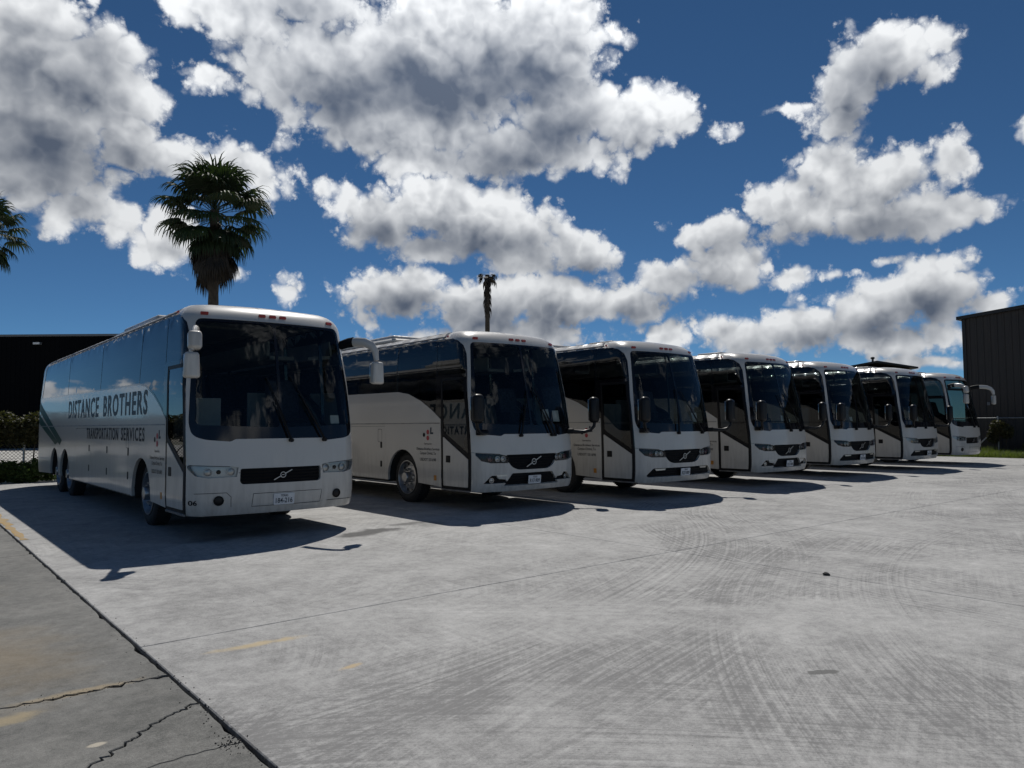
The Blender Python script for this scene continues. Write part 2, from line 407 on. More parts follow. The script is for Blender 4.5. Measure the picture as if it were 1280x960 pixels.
STAINS_OLD = [(-2.2, -5.52, .42, .07, .03, (.34, .27, .17), .7, .8, 7.), (-2.55, -5.75, .22, .10, .3, (.36, .29, .17), .7, .8, 7.), (-2.25, -6.42, .05, .03, 0, (.5, .45, .36), .8, .5, 9.), (-2.6, -4.2, .7, 1.6, .2, (.24, .18, .10), .45, .9, 2.), (-2.9, -1.2, .8, 1.5, .1, (.22, .18, .11), .35, .9, 2.)]
CONC = concrete('new_concrete', (.19, .189, .186), (.52, .515, .50))
CONC_OLD = concrete('old_concrete', (.08, .081, .076), (.25, .246, .23), True)
JOINT = mat('joint_dirt', (.055, .052, .046), rough=.95, var=.4, vscale=9, bump=.4)
SOIL = mat('soil', (.13, .105, .075), rough=.95, var=.35, vscale=1.5, bump=.5)
# terrain reaching the horizon
def terrain():
    m = bpy.data.materials.new('dry_ground'); m.use_nodes = True; t = T(m.node_tree); p = t.n['Principled BSDF']
    pos = t.node('ShaderNodeNewGeometry').outputs['Position']
    n = t.noise(pos, .05, 6, .6).outputs[0]; n2 = t.noise(pos, 1.2, 5, .65).outputs[0]
    c = t.mix(t.step(n, .42, .58), (.20, .17, .12), (.07, .085, .035))
    t.put(p.inputs['Base Color'], t.mix(t.step(n2, .3, .75), c, (.24, .22, .18))); p.inputs['Roughness'].default_value = .95
    return m
g = MB(); S = 3000
g.v = [Vector(v) for v in ((-S, -S, -.16), (S, -S, -.16), (S, S, -.16), (-S, S, -.16))]; g.f = [[0, 1, 2, 3]]
tag(g.build('ground', terrain()), kind='structure')
XE, YJ, SW, SH = -1.67, -4.77, 3.05, 6.1
lot = MB().box((XE+.0, -23.2, -.15), (33.6, 15.0, -.035)).build('concrete_lot', JOINT); tag(lot, kind='structure')
def slab_mesh(w, h, gap=.011, dep=.03, seed=0):
    rr = random.Random(seed); g2 = gap/2
    # a cast slab: edges slightly ragged, arrises worn round
    def edge(a, b, n):
        return [Vector(a).lerp(Vector(b), i/n) for i in range(n)]
    c = [(g2, g2), (w-g2, g2), (w-g2, h-g2), (g2, h-g2)]; pts = []
    for i in range(4): pts += edge(c[i], c[(i+1) % 4], 14)
    pts = [p+Vector((rr.uniform(-.0015, .0015), rr.uniform(-.0015, .0015))) for p in pts]
    N = len(pts); ctr = Vector((w/2, h/2)); vs = []; fs = []
    for k, (ins, z) in enumerate(((0, -dep), (0, -.006), (.006, 0))):
        for p in pts:
            q = Vector((min(max(p.x, g2+ins), w-g2-ins), min(max(p.y, g2+ins), h-g2-ins))) if ins else p
            vs.append((q.x, q.y, z))
    for k in range(2):
        for i in range(N): fs.append((k*N+i, k*N+(i+1) % N, (k+1)*N+(i+1) % N, (k+1)*N+i))
    fs.append(tuple(2*N+i for i in range(N)))
    return mesh('slab', vs, fs)
JX = [XE+.003, 4.40, 7.50, 10.60, 16.70, 19.80, 25.90, 29.00, 33.60]   # joints running with the coaches
SLABS = {}
for i in range(len(JX)-1):
    w = JX[i+1]-JX[i]
    for j in range(-3, 3):
        y = YJ+j*SH
        key = (round(w, 2), (i+j) % 2)
        if key not in SLABS: SLABS[key] = slab_mesh(w, SH, .009, .034, i*7+j)
        obj('slab', SLABS[key], CONC, lot, (JX[i], y, 0))
    obj('slab', SLABS.setdefault((round(w, 2), 'end'), slab_mesh(w, 15.0-(YJ+3*SH), .009, .034, i)), CONC, lot, (JX[i], YJ+3*SH, 0))
# old pavement left of the joint, broken by cracks
def jag(a, b, n, amp, rr):
    out = []
    for i in range(n+1):
        t = i/n; p = Vector(a).lerp(Vector(b), t)
        if 0 < i < n: d = (Vector(b)-Vector(a)).normalized(); p += Vector((-d.y, d.x))*rr.uniform(-amp, amp)
        out.append((p.x, p.y))
    return out
rr = random.Random(3)
E0 = XE-.010
pav = MB().box((-16, -23.2, -.15), (XE-.002, 15.0, -.045)).build('old_pavement', JOINT); tag(pav, kind='structure')
edge_pts = {}
def eline(y0, y1):                                     # ragged right-hand edge
    n = max(2, int(abs(y1-y0)/.09)); q = [(E0-abs(rr.gauss(0, .008))-(.02 if rr.random() < .08 else 0), y0+(y1-y0)*i/n) for i in range(n+1)]
    q[0] = (E0, y0); q[-1] = (E0, y1); return q
W0 = -16.
ya, yb = -5.50, -5.535                                   # transverse crack at the left and right
k1 = jag((E0, -5.54), (-2.6, -5.53), 26, .022, rr)+jag((-2.6, -5.53), (-6, -5.50), 12, .012, rr)[1:]+[(W0, -5.5)]
k2 = jag((E0, -6.15), (-1.98, -6.32), 16, .02, rr)+jag((-1.98, -6.32), (-2.14, -6.50), 12, .018, rr)[1:]+jag((-2.14, -6.50), (-2.34, -6.68), 12, .02, rr)[1:]+jag((-2.34, -6.68), (-2.36, -6.86), 4, .015, rr)[1:]
k3 = jag((E0, -6.86), (-1.95, -6.835), 6, .012, rr)+jag((-1.95, -6.835), (-2.36, -6.86), 7, .012, rr)[1:]
k4 = [(-2.36, -6.86)]+jag((-2.36, -6.86), (-6, -6.95), 12, .012, rr)[1:]+[(W0, -6.95)]
def inset(poly, d):
    """shrink a simple polygon by d along vertex normals"""
    N = len(poly); ar = sum(poly[i][0]*poly[(i+1) % N][1]-poly[(i+1) % N][0]*poly[i][1] for i in range(N)); sg = 1 if ar > 0 else -1; out = []
    for i in range(N):
        a, p, b = Vector(poly[i-1]), Vector(poly[i]), Vector(poly[(i+1) % N])
        n1 = (p-a).normalized(); n2 = (b-p).normalized(); n = Vector((-n1.y-n2.y, n1.x+n2.x))
        n = n.normalized() if n.length > 1e-5 else Vector((-n1.y, n1.x))
        out.append(tuple(p+n*sg*d))
    return out
def piece(poly, gap, z=0., dep=.045):
    q = inset(poly, gap/2); q2 = inset(q, .004); N = len(q); vs = [(x, y, z-dep) for x, y in q]+[(x, y, z-.005) for x, y in q]+[(x, y, z) for x, y in q2]; fs = []
    for k in range(2):
        for i in range(N): fs.append((k*N+i, k*N+(i+1) % N, (k+1)*N+(i+1) % N, (k+1)*N+i))
    fs.append(tuple(2*N+i for i in range(N)))
    bm = bmesh.new(); me = mesh('paving_piece', vs, fs); bm.from_mesh(me); bmesh.ops.recalc_face_normals(bm, faces=bm.faces); bmesh.ops.triangulate(bm, faces=[f for f in bm.faces if len(f.verts) > 4]); bm.to_mesh(me); bm.free()
    return obj('paving_piece', me, CONC_OLD, pav)
yy = [-5.54, .4, 6.4, 12.4]
piece(eline(-5.54, .4)+[(W0, .4)]+k1[::-1][:-1], .012)
for a, b in ((.4, 6.4), (6.4, 14.9)): piece(eline(a, b)+[(W0, b), (W0, a)], .012)
k1b = [(x, y-abs(rr.gauss(.016, .012))*(1 if x > -4 else .3)) for x, y in k1]
piece(k1b+k4[::-1]+k2[::-1][1:]+eline(-6.15, -5.54)[1:-1], .012, .0)
piece(k2+k3[::-1][1:]+eline(-6.86, -6.15)[1:-1], .010, -.003)
piece(k3+k4[1:]+[(W0, -12.9)]+eline(-12.9, -6.86)[:-1], .012, -.001)
piece(eline(-22.9, -12.9)+[(W0, -12.9), (W0, -22.9)], .012)
# worn orange kerb paint along the joint
def paint_mat():
    m = bpy.data.materials.new('worn_orange_paint'); m.use_nodes = True; t = T(m.node_tree); p = t.n['Principled BSDF']
    pos = t.node('ShaderNodeNewGeometry').outputs['Position']
    n = t.noise(pos, 7., 6, .7).outputs[0]
    t.put(p.inputs['Base Color'], t.mix(t.step(n, .35, .7), (.40, .25, .07), (.30, .27, .22))); p.inputs['Roughness'].default_value = .85
    t.put(p.inputs['Alpha'], t.step(n, .33, .45, 1., 1.))
    return m
def ragged_strip(x0, x1, y0, y1, z, amp=.03, seed=1):
    q = random.Random(seed); n = 24; L = [(x0+q.uniform(-amp, amp)*.5, y0+(y1-y0)*i/n) for i in range(n+1)]; Rr = [(x1+q.uniform(-amp, amp), y0+(y1-y0)*i/n) for i in range(n+1)]
    return mesh('painted_line', [(x, y, z) for x, y in L+Rr], [(i, n+1+i, n+2+i, i+1) for i in range(n)])
tag(obj('painted_line', ragged_strip(-1.64, -1.53, 1.9, 6.5, .004, .05), paint_mat()), kind='structure')
# grass verge and gravel yard around the lot
GRAV = mat('pale_gravel', (.40, .39, .36), rough=.95, var=.5, vscale=1.2, bump=.6, bscale=9)
tag(MB().box((-60, 17.6, -.155), (60, 62, -.10)).build('gravel_yard', GRAV), kind='structure')
tag(MB().box((33.62, -23.2, -.155), (38.5, 15, -.03)).build('verge', SOIL), kind='structure')
tag(MB().box((-16, 15.02, -.155), (33.6, 17.58, -.05)).build('planting_strip', SOIL), kind='structure')
tag(MB().box((XE, -70, -.152), (33.6, -23.22, -.012)).build('rear_lot', CONC), kind='structure')

# ------------------------------------------------------------------ coach body surface
# plan outline of the body (front at -y), arc length s measured from the front centre, + to the +x side
HW, YR = 1.275, 13.62
def _outline():
    rc, b, y0 = .24, .17, -.20
    pts = []
    xe = HW-rc
    for i in range(25):
        x = xe*i/24; pts.append((x, y0+b*(x/HW)**2))
    ys = pts[-1][1]; sl = 2*b*xe/HW**2
    a0 = math.atan(sl)
    # corner arc
    cx, cy = xe-rc*math.sin(a0)*0, ys+rc
    for i in range(1, 13):
        a = a0*(1-i/12)+(math.pi/2)*(i/12)
        pts.append((min(HW, cx+rc*math.sin(a)-rc*math.sin(a0)*(1-i/12)), cy-rc*math.cos(a)+(rc*math.cos(a0)-rc)*(1-i/12)))
    yc = pts[-1][1]
    for i in range(1, 61): pts.append((HW, yc+(YR-.3-yc)*i/60))
    for i in range(1, 11):
        a = math.pi/2*i/10; pts.append((HW-.3+.3*math.cos(a), YR-.3+.3*math.sin(a)))
    for i in range(1, 11): pts.append(((HW-.3)*(1-i/10), YR))
    P = np.array(pts); s = np.concatenate([[0], np.cumsum(np.hypot(*np.diff(P, axis=0).T))])
    P = np.vstack([P[::-1]*[-1, 1], P[1:]]); s = np.concatenate([-s[::-1], s[1:]])
    return P, s, yc
OUT, OUTS, YC = _outline()
SMAX = OUTS[-1]
S_YC = float(np.interp(YC, OUT[len(OUT)//2+20:len(OUT)//2+80, 1], OUTS[len(OUT)//2+20:len(OUT)//2+80]))
def S_side(y, sgn=-1): return sgn*(S_YC+(y-YC))
_h = len(OUT)//2
_fx, _fs = OUT[_h:_h+37, 0], OUTS[_h:_h+37]
def S_front(x): return math.copysign(float(np.interp(abs(x), _fx, _fs)), x)
ZR0, ZR1 = 3.10, 3.40                                    # roof shoulder
_rz = np.array([.30, .36, .46, .60, 1.0, 1.35, 1.55, 2.0, 2.5, 3.0, 3.15, 3.25, 3.33, 3.38, 3.40])
_ry = np.array([.10, .05, .015, 0, .0, .025, .05, .13, .24, .36, .41, .48, .58, .71, .85])
_tz = np.array([.30, .40, .55, 1.6, 2.2, 3.10]); _tw = np.array([-.035, -.012, 0, 0, -.008, -.055])
def surf(s, z):
    s = np.asarray(s, float); z = np.asarray(z, float)
    x0 = np.interp(s, OUTS, OUT[:, 0]); y0 = np.interp(s, OUTS, OUT[:, 1])
    t = np.clip((z-ZR0)/(ZR1-ZR0), 0, 1); sh = .34*(1-np.sqrt(np.maximum(0, 1-t*t)))
    hw = HW+np.interp(z, _tz, _tw)-sh
    x = x0*hw/HW
    k = np.clip(1-(y0-.02)/1.5, 0, 1); k = k*k*(3-2*k)
    kr = np.clip((y0-(YR-1.2))/1.2, 0, 1); kr = kr*kr*(3-2*kr)
    rr = np.interp(z, [.3, .8, 1.7, 2.4, 3.1, 3.4], [-.12, 0, 0, -.12, -.36, -.7])
    return np.stack([x, y0+np.interp(z, _rz, _ry)*k+rr*kr, z], -1)
def P(s, z, off=0.):
    s = np.asarray(s, float); z = np.asarray(z, float); e = 1e-3
    p = surf(s, z); ds = surf(s+e, z)-surf(s-e, z); dz = surf(s, np.minimum(z+e, ZR1))-surf(s, z-e)
    n = np.cross(ds, dz); n /= np.linalg.norm(n, axis=-1, keepdims=True)+1e-12
    return p+n*np.asarray(off)[..., None]
# arc fillet of a polygon
def rounded(poly, r, n=5):
    out = []; N = len(poly)
    rr = r if isinstance(r, (list, tuple)) else [r]*N
    for i in range(N):
        p = Vector(poly[i]); a = Vector(poly[i-1])-p; b = Vector(poly[(i+1) % N])-p
        d = min(rr[i], a.length*.49, b.length*.49)
        if d < 1e-4: out.append(tuple(p)); continue
        A = p+a.normalized()*d; B = p+b.normalized()*d
        for k in range(n+1):
            t = k/n; q = A*(1-t)**2+p*2*t*(1-t)+B*t*t; out.append((q.x, q.y))
    return out
def dens(poly, h=.14):
    out = []; N = len(poly)
    for i in range(N):
        a, b = poly[i], poly[(i+1) % N]; L = math.hypot(b[0]-a[0], b[1]-a[1]); n = max(1, int(math.ceil(L/h)))
        for k in range(n): out.append((a[0]+(b[0]-a[0])*k/n, a[1]+(b[1]-a[1])*k/n))
    return out
def inside(pts, poly):
    poly = np.asarray(poly); x, y = pts[:, 0], pts[:, 1]; r = np.zeros(len(pts), bool); j = len(poly)-1
    for i in range(len(poly)):
        xi, yi = poly[i]; xj, yj = poly[j]
        c = ((yi > y) != (yj > y)) & (x < (xj-xi)*(y-yi)/((yj-yi) or 1e-12)+xi)
        r ^= c; j = i
    return r
def near(pts, poly, d):
    poly = np.asarray(poly); m = np.full(len(pts), 1e9)
    for i in range(len(poly)):
        a = poly[i]; b = poly[(i+1) % len(poly)]; ab = b-a; L = (ab@ab) or 1e-12
        t = np.clip(((pts-a)@ab)/L, 0, 1); m = np.minimum(m, np.linalg.norm(pts-(a+t[:, None]*ab), axis=1))
    return m < d
_sg = sorted(set([round(float(v), 4) for v in np.concatenate([np.arange(-1.7, 1.71, .085), -np.arange(1.7, 15.2, .45), np.arange(1.7, 15.2, .45), -np.arange(14.0, 16.3, .15), np.arange(14.0, 16.3, .15)])]))
_zg = [.34, .4, .48, .6, .8, 1.0, 1.2, 1.4, 1.6, 1.8, 2.0, 2.2, 2.4, 2.6, 2.8, 3.0, 3.1, 3.16, 3.21, 3.25, 3.29, 3.32, 3.345, 3.365, 3.38, 3.39]
def panel(name, outer, holes=(), off=0., depth=.0, h=.14, grid=True, zmax=None):
    """a skin panel: polygon in (s, z) wrapped on the body, its edges turned inwards by depth"""
    polys = [dens(outer, h)]+[dens(q, h) for q in holes]
    verts = []; edges = []
    for q in polys:
        b = len(verts); verts += q; edges += [(b+i, b+(i+1) % len(q)) for i in range(len(q))]
    if grid:
        o = np.array(polys[0]); lo, hi = o.min(0), o.max(0)
        gp = np.array([(a, c) for a in _sg if lo[0] < a < hi[0] for c in _zg if lo[1] < c < hi[1]] or np.zeros((0, 2)))
        if len(gp):
            ok = inside(gp, polys[0])
            for q in polys[1:]: ok &= ~inside(gp, q)
            gp = gp[ok]
            if len(gp):
                bad = near(gp, polys[0], .02)
                for q in polys[1:]: bad |= near(gp, q, .02)
                verts += [tuple(g) for g in gp[~bad]]
    V, E, F, *_ = geometry.delaunay_2d_cdt([Vector(v) for v in verts], edges, [], 0, 1e-5)
    V = np.array([(v.x, v.y) for v in V]); F = np.array([f for f in F if len(f) == 3])
    c = V[F].mean(1); ok = inside(c, polys[0])
    for q in polys[1:]: ok &= ~inside(c, q)
    F = F[ok]
    # drop slivers that the triangulation left on the rim
    p3 = P(V[:, 0], V[:, 1], np.full(len(V), off))
    a2 = V[F]; ar = (a2[:, 1, 0]-a2[:, 0, 0])*(a2[:, 2, 1]-a2[:, 0, 1])-(a2[:, 2, 0]-a2[:, 0, 0])*(a2[:, 1, 1]-a2[:, 0, 1])
    F = np.where((ar > 0)[:, None], F, F[:, ::-1]); F = F[np.abs(ar) > 1e-9]
    fs = [list(map(int, f)) for f in F]; vs = [tuple(v) for v in p3]
    if depth:
        cnt = {}
        for f in fs:
            for i in range(3):
                e = (f[i], f[(i+1) % 3]); cnt[e] = 1
        pin = P(V[:, 0], V[:, 1], np.full(len(V), off-depth)); b = len(vs); vs += [tuple(v) for v in pin]
        for (i, j) in list(cnt):
            if (j, i) not in cnt: fs.append([j, i, b+i, b+j])
    me = bpy.data.meshes.new(name); me.from_pydata(vs, [], fs); me.update()
    bm = bmesh.new(); bm.from_mesh(me); loose = [v for v in bm.verts if not v.link_faces]
    bmesh.ops.delete(bm, geom=loose, context='VERTS'); bm.to_mesh(me); bm.free()
    me.polygons.foreach_set('use_smooth', [True]*len(me.polygons)); me.set_sharp_from_angle(angle=R(40))
    return me
def side(poly, sgn=-1): return [(S_side(y, sgn), z) for y, z in poly]
def front(poly): return [(S_front(x), z) for x, z in poly]
def circ(cx, cz, r, n=20, a0=0, a1=2*math.pi): return [(cx+r*math.cos(a0+(a1-a0)*i/n), cz+r*math.sin(a0+(a1-a0)*i/n)) for i in range(n)]

# text -> flat triangles
def text2d(body, height, width=None, bold=0., align='LEFT', track=1.):
    cu = bpy.data.curves.new('t', 'FONT'); cu.body = body; cu.size = 1; cu.offset = bold; cu.resolution_u = 3; cu.space_character = track
    o = bpy.data.objects.new('t', cu); COL.objects.link(o); bpy.context.view_layer.update()
    me = bpy.data.meshes.new_from_object(o.evaluated_get(bpy.context.evaluated_depsgraph_get()))
    bpy.data.objects.remove(o)
    v = np.array([tuple(q.co)[:2] for q in me.vertices]); f = [list(p.vertices) for p in me.polygons]
    bpy.data.meshes.remove(me)
    v -= v.min(0); k = height/.73 if any(ch in 'gpqyj,' for ch in body) else height/v[:, 1].max()
    v[:, 1] *= k; v[:, 0] *= (width/v[:, 0].max()) if width else k
    if align == 'CENTER': v[:, 0] -= v[:, 0].max()/2
    return v, f
def text_side(name, body, y_left, z0, height, width=None, sgn=-1, bold=.0, off=.0035, align='LEFT', track=1.):
    v, f = text2d(body, height, width, bold, align, track)
    y = y_left-v[:, 0] if sgn < 0 else y_left+v[:, 0]
    s = np.array([S_side(q, sgn) for q in y]); p = P(s, z0+v[:, 1], np.full(len(v), off))
    return mesh(name, p, f)
def text_front(name, body, xc, z0, height, width=None, bold=0., off=.01):
    v, f = text2d(body, height, width, bold, 'CENTER')
    s = np.array([S_front(q) for q in xc+v[:, 0]]); p = P(s, z0+v[:, 1], np.full(len(v), off))
    return mesh(name, p, f)

# ------------------------------------------------------------------ coach layout
WY = (2.42, 9.30, 10.72); WR = .51                      # axles (from the front corner) and tyre radius
AR = .585
def arch(y, r=AR, base=.30): 
    a = math.asin((base-.5)/r)
    return [(y+r*math.cos(t), .5+r*math.sin(t)) for t in np.linspace(a, math.pi-a, 17)]
def twin_arch():
    r = AR
    a = math.asin((.3-.5)/r); y1, y2 = WY[1], WY[2]; yb = (y1+y2)/2; zb = math.sqrt(max(0, r*r-(yb-y1)**2)) if r > yb-y1 else None
    return [arch(y1), arch(y2)]
# glazed area of the door side, (y, z)
PILLAR = [(.085, .36), (.085, 1.0), (.085, 1.5), (.06, 2.1), (.01, 2.6), (-.01, 2.90), (.03, 3.07), (.14, 3.17), (.34, 3.22)]
GLAZE = PILLAR+[(1.5, 3.235), (6, 3.235), (12.6, 3.20), (12.75, 3.1), (13.05, 2.42), (13.0, 2.34), (9.0, 2.305), (4.0, 2.275), (2.62, 2.265), (2.2, 2.21), (1.75, 2.06), (1.35, 1.87), (1.03, 1.69), (1.03, .36)]
GLAZE_R = [(.085, 1.45), (.06, 2.1), (.01, 2.6), (-.01, 2.90), (.03, 3.07), (.14, 3.17), (.34, 3.22), (1.5, 3.235), (6, 3.235), (12.6, 3.20), (12.75, 3.1), (13.05, 2.42), (13.0, 2.34), (9.0, 2.305), (4.0, 2.275), (2.62, 2.265), (2.2, 2.21), (1.75, 2.0), (1.35, 1.72), (1.1, 1.5), (.95, 1.42), (.15, 1.40)]
WSHIELD = [(-1.135, 3.13), (1.135, 3.13), (1.235, 1.62), (1.20, 1.45), (1.06, 1.395), (.72, 1.365), (.66, 1.40), (-.66, 1.40), (-.72, 1.365), (-1.06, 1.395), (-1.20, 1.45), (-1.235, 1.62)]
WS_ROUND = [.10, .10, .1, .12, .1, .03, .03, .03, .03, .1, .12, .1]
PANES = [(1.20, 2.68), (2.71, 5.68), (5.71, 9.17), (9.20, 12.98)]
LUGG = [(3.12, 4.72), (4.745, 6.35), (6.375, 7.98)]
BAND = [(y, z) for y, z in []]
CACHE = {}
def C(key, fn):
    if key not in CACHE: CACHE[key] = fn()
    return CACHE[key]
def lower_glaze(y):
    pts = [(13.0, 2.34), (9.0, 2.305), (4.0, 2.275), (2.62, 2.265), (2.2, 2.21), (1.75, 2.06), (1.35, 1.87), (1.03, 1.69)][::-1]
    return float(np.interp(y, [p[0] for p in pts], [p[1] for p in pts]))
def pane_poly(y0, y1, ins=.018):
    low = [(y, lower_glaze(y)+ins+.012) for y in np.linspace(y0, y1, 9)]
    zt = 3.215
    return low+[(y1, zt-.0), (y0, zt)]
def build_shell():
    holes = [side(GLAZE), front(rounded(WSHIELD, WS_ROUND)), side(GLAZE_R, 1)]
    for sg in (-1, 1):
        holes += [side(rounded([(a, .44), (b, .44), (b, 1.56), (a, 1.56)], .02, 2), sg) for a, b in LUGG]
    bot = .345
    out = [(-SMAX+.001, bot)]
    # the lower rim with wheel arches cut out of it
    for sg in (-1, 1):
        ars = []
        for y in WY: ars.append(arch(y))
        seq = []
        for a in ars: seq.append([(S_side(y, sg), max(z, bot)) for y, z in a if z > bot])
        if sg < 0:
            for a in seq[::-1]: out += sorted(a, key=lambda q: q[0])
        else:
            out += [(S_front(x), bot) for x in (-1.1, -.5, 0, .5, 1.1)]
            for a in seq: out += sorted(a, key=lambda q: q[0])
    # ends of each arch meet the rim level
    out += [(SMAX-.001, bot), (SMAX-.001, ZR1-.002), (-SMAX+.001, ZR1-.002)]
    return out, holes
def fix_arch(out, bot=.345):
    return out
SHELL_OUT, SHELL_HOLES = build_shell()
def body_mesh():
    me = panel('body', SHELL_OUT, SHELL_HOLES, 0., .05)
    return me
def roof_mesh():
    ss = np.linspace(-SMAX+.01, SMAX-.01, 160); p = P(ss, np.full(160, ZR1-.003), np.zeros(160))
    vs = []; fs = []
    for k, (f, dz) in enumerate(((1, 0), (.8, .022), (.45, .036), (0, .04))):
        for q in p: vs.append((q[0]*f, 6.9+(q[1]-6.9)*(1 if k == 0 else 1-.02*k), ZR1-.003+dz))
    for k in range(3):
        for i in range(160): fs.append((k*160+i, k*160+(i+1) % 160, (k+1)*160+(i+1) % 160, (k+1)*160+i))
    return mesh('roof', vs, fs, True)
def wheel_parts(far=False):
    t = MB().lathe([(-.13, .335), (-.14, .36), (-.145, .42), (-.13, .47), (-.10, .503), (-.06, .51), (.06, .51), (.10, .503), (.13, .47), (.145, .42), (.13, .335)], 40)
    for k in range(60):                                # shoulder lugs
        a = 2*math.pi*k/60
        M = Matrix.Rotation(a, 4, 'X')
        t.box((-.115, -.009, .497), (-.05, .009, .516), M); t.box((.05, -.009, .497), (.115, .009, .516), M)
    tyre = t.me('tyre', True, 40)
    r = MB().lathe([(-.135, .338), (-.15, .345), (-.152, .33), (-.13, .318), (-.075, .305), (-.055, .29), (-.07, .25), (-.085, .225), (-.085, .15), (-.10, .135), (-.10, .0)], 40)
    rim = r.me('rim', True, 35)
    h = MB().lathe([(-.09, .11), (-.20, .105), (-.215, .095), (-.22, .06), (-.22, 0)], 28)
    for k in range(10):
        a = 2*math.pi*k/10; h.lathe([(-.08, .019), (-.135, .019), (-.15, .012), (-.15, 0)], 8, 'X', (0, .1675*math.cos(a), .1675*math.sin(a)))
    hub = h.me('hub', True, 35)
    d = MB()
    for k in range(10):
        a = 2*math.pi*(k+.5)/10; c, q = .272*math.cos(a), .272*math.sin(a)
        d.lathe([(-.071, .030), (-.0745, .024), (-.0745, 0)], 12, 'X', (0, c, q))
    hol = d.me('hand_hole', True, 35)
    return tyre, rim, hub, hol
def fender_mesh(sg, y0):
    mb = MB()
    for y in (y0,):
        a = [q for q in arch(y, AR+.0) if q[1] > .34]
        vs = []; b = len(mb.v)
        for (yy, z) in a:
            p = P(S_side(yy, sg), z, 0.); mb.v.append(Vector(p)+Vector((-sg*.045, 0, 0))); mb.v.append(Vector((sg*.72, yy, z)))
        for i in range(len(a)-1): mb.f.append([b+2*i, b+2*i+2, b+2*i+3, b+2*i+1])
        b = len(mb.v); n = len(a)
        for (yy, z) in a: mb.v.append(Vector((sg*.72, yy, z)))
        mb.f.append(list(range(b, b+n)))
    return mb.me('wheel_well')

def seat_mesh():
    mb = MB()
    prof = [(0, .0), (.46, .03), (.48, .12), (.1, .13), (-.08, .75), (-.20, .78), (-.22, .7), (-.06, .02)]
    mb.prism(prof, -.22, .22, 'X')
    mb.box((-.15, .0, -.42), (.15, .3, .02))
    mb.box((-.25, -.02, .14), (-.22, .36, .30)); mb.box((.22, -.02, .14), (.25, .36, .30))
    me = mb.me('seat', False, bevel=.02)
    for v in me.vertices: v.co.y = -v.co.y
    return me
def emblem_mesh(k=1.):
    mb = MB(); n = 24
    prof = [(-.010, .050), (-.010, .072), (.0, .072), (.0, .050)]
    me_v = []
    for a, r in prof+[prof[0]]: pass
    mb.lathe([(0., .052*k), (-.012, .054*k), (-.012, .070*k), (0., .072*k)], 24, 'Y')
    # the diagonal bar
    L, w = .245*k, .0095*k; ca, sa = math.cos(R(27)), math.sin(R(27))
    M = Matrix(((ca, 0, -sa, 0), (0, 1, 0, 0), (sa, 0, ca, 0), (0, 0, 0, 1)))
    mb.box((-L, -.010, -w), (-.045*k, 0, w), M); mb.box((.045*k, -.010, -w), (L, 0, w), M)
    mb.box((-.03*k, -.011, -.008*k), (.03*k, -.004, .008*k))
    return mb.me('emblem')
def wiper_mesh(x0, lean, L=.95):
    mb = MB(); pts = []
    for t in np.linspace(0, 1, 9):
        x = x0+lean*t; z = 1.37+L*t; pts.append(P(S_front(x), z, .045))
    mb.tube(pts[:6], [.018]*4+[.012]*2, 6); pb = []
    for t in np.linspace(.28, 1, 10):
        x = x0+lean*t+.03; z = 1.37+L*t; pb.append(P(S_front(x), z, .022))
    mb.tube(pb, .010, 5)
    q = P(S_front(x0), 1.37, .02); mb.lathe([(-.05, .0), (-.05, .028), (.02, .03)], 12, 'Y', q)
    return mb.me('wiper', True, 40)
def rounded_box(name, sx, sy, sz, bev, taper=None):
    mb = MB().box((-sx/2, -sy/2, -sz/2), (sx/2, sy/2, sz/2)); me = mb.me(name, True, 60, 0)
    bm = bmesh.new(); bm.from_mesh(me)
    bmesh.ops.bevel(bm, geom=bm.edges[:], offset=bev, segments=4, affect='EDGES', profile=.5)
    if taper:
        for v in bm.verts: taper(v.co)
    bm.to_mesh(me); bm.free(); me.polygons.foreach_set('use_smooth', [True]*len(me.polygons))
    return me

# ------------------------------------------------------------------ front fittings, in (x, z) on the nose
HL_OLD = [(.625, 1.005), (.645, .875), (1.02, .868), (1.17, .90), (1.245, 1.00), (1.25, 1.045), (.72, 1.02)]
HL_NEW = [(.605, 1.00), (.59, .865), (.95, .872), (1.13, .915), (1.215, 1.02), (1.215, 1.06), (.75, 1.03)]
GR_OLD = [(-.60, .985), (.60, .985), (.605, .80), (.57, .765), (-.57, .765), (-.605, .80)]
GR_NEW = [(-.64, 1.02), (.64, 1.02), (.63, .93), (.50, .78), (.36, .735), (-.36, .735), (-.50, .78), (-.63, .93)]
FOG_NEW = [(1.10, .50), (.985, .61), (.94, .645), (.84, .645), (.80, .585), (.64, .565), (.60, .50)]
INT_A = [(-.50, .675), (.50, .675), (.69, .445), (-.69, .445)]
INT_B = [(-.92, .645), (.92, .645), (1.10, .50), (1.06, .46), (-1.06, .46), (-1.10, .50)]
def mx(poly): return [(-x, z) for x, z in poly][::-1]
def front_holes(kind):
    if kind == 'old': return [HL_OLD, mx(HL_OLD), rounded(GR_OLD, .03, 3)]
    h = [HL_NEW, mx(HL_NEW), rounded(GR_NEW, .06, 3)]
    return h+([FOG_NEW, mx(FOG_NEW), rounded(INT_A, .02, 2)] if kind == 'new_a' else [rounded(INT_B, .03, 2)])
def grow(poly, k):
    cx = sum(p[0] for p in poly)/len(poly); cz = sum(p[1] for p in poly)/len(poly)
    return [(p[0]+math.copysign(k, p[0]-cx), p[1]+math.copysign(k, p[1]-cz)) for p in poly]
DOOR = [(.108, .385), (.108, 1.0), (.108, 1.5), (.083, 2.1), (.045, 2.47), (1.005, 2.47), (1.005, .385)]
DOOR_LOW = [(.165, .43), (.165, .945), (.93, 1.345), (.955, 1.345), (.955, .43)]
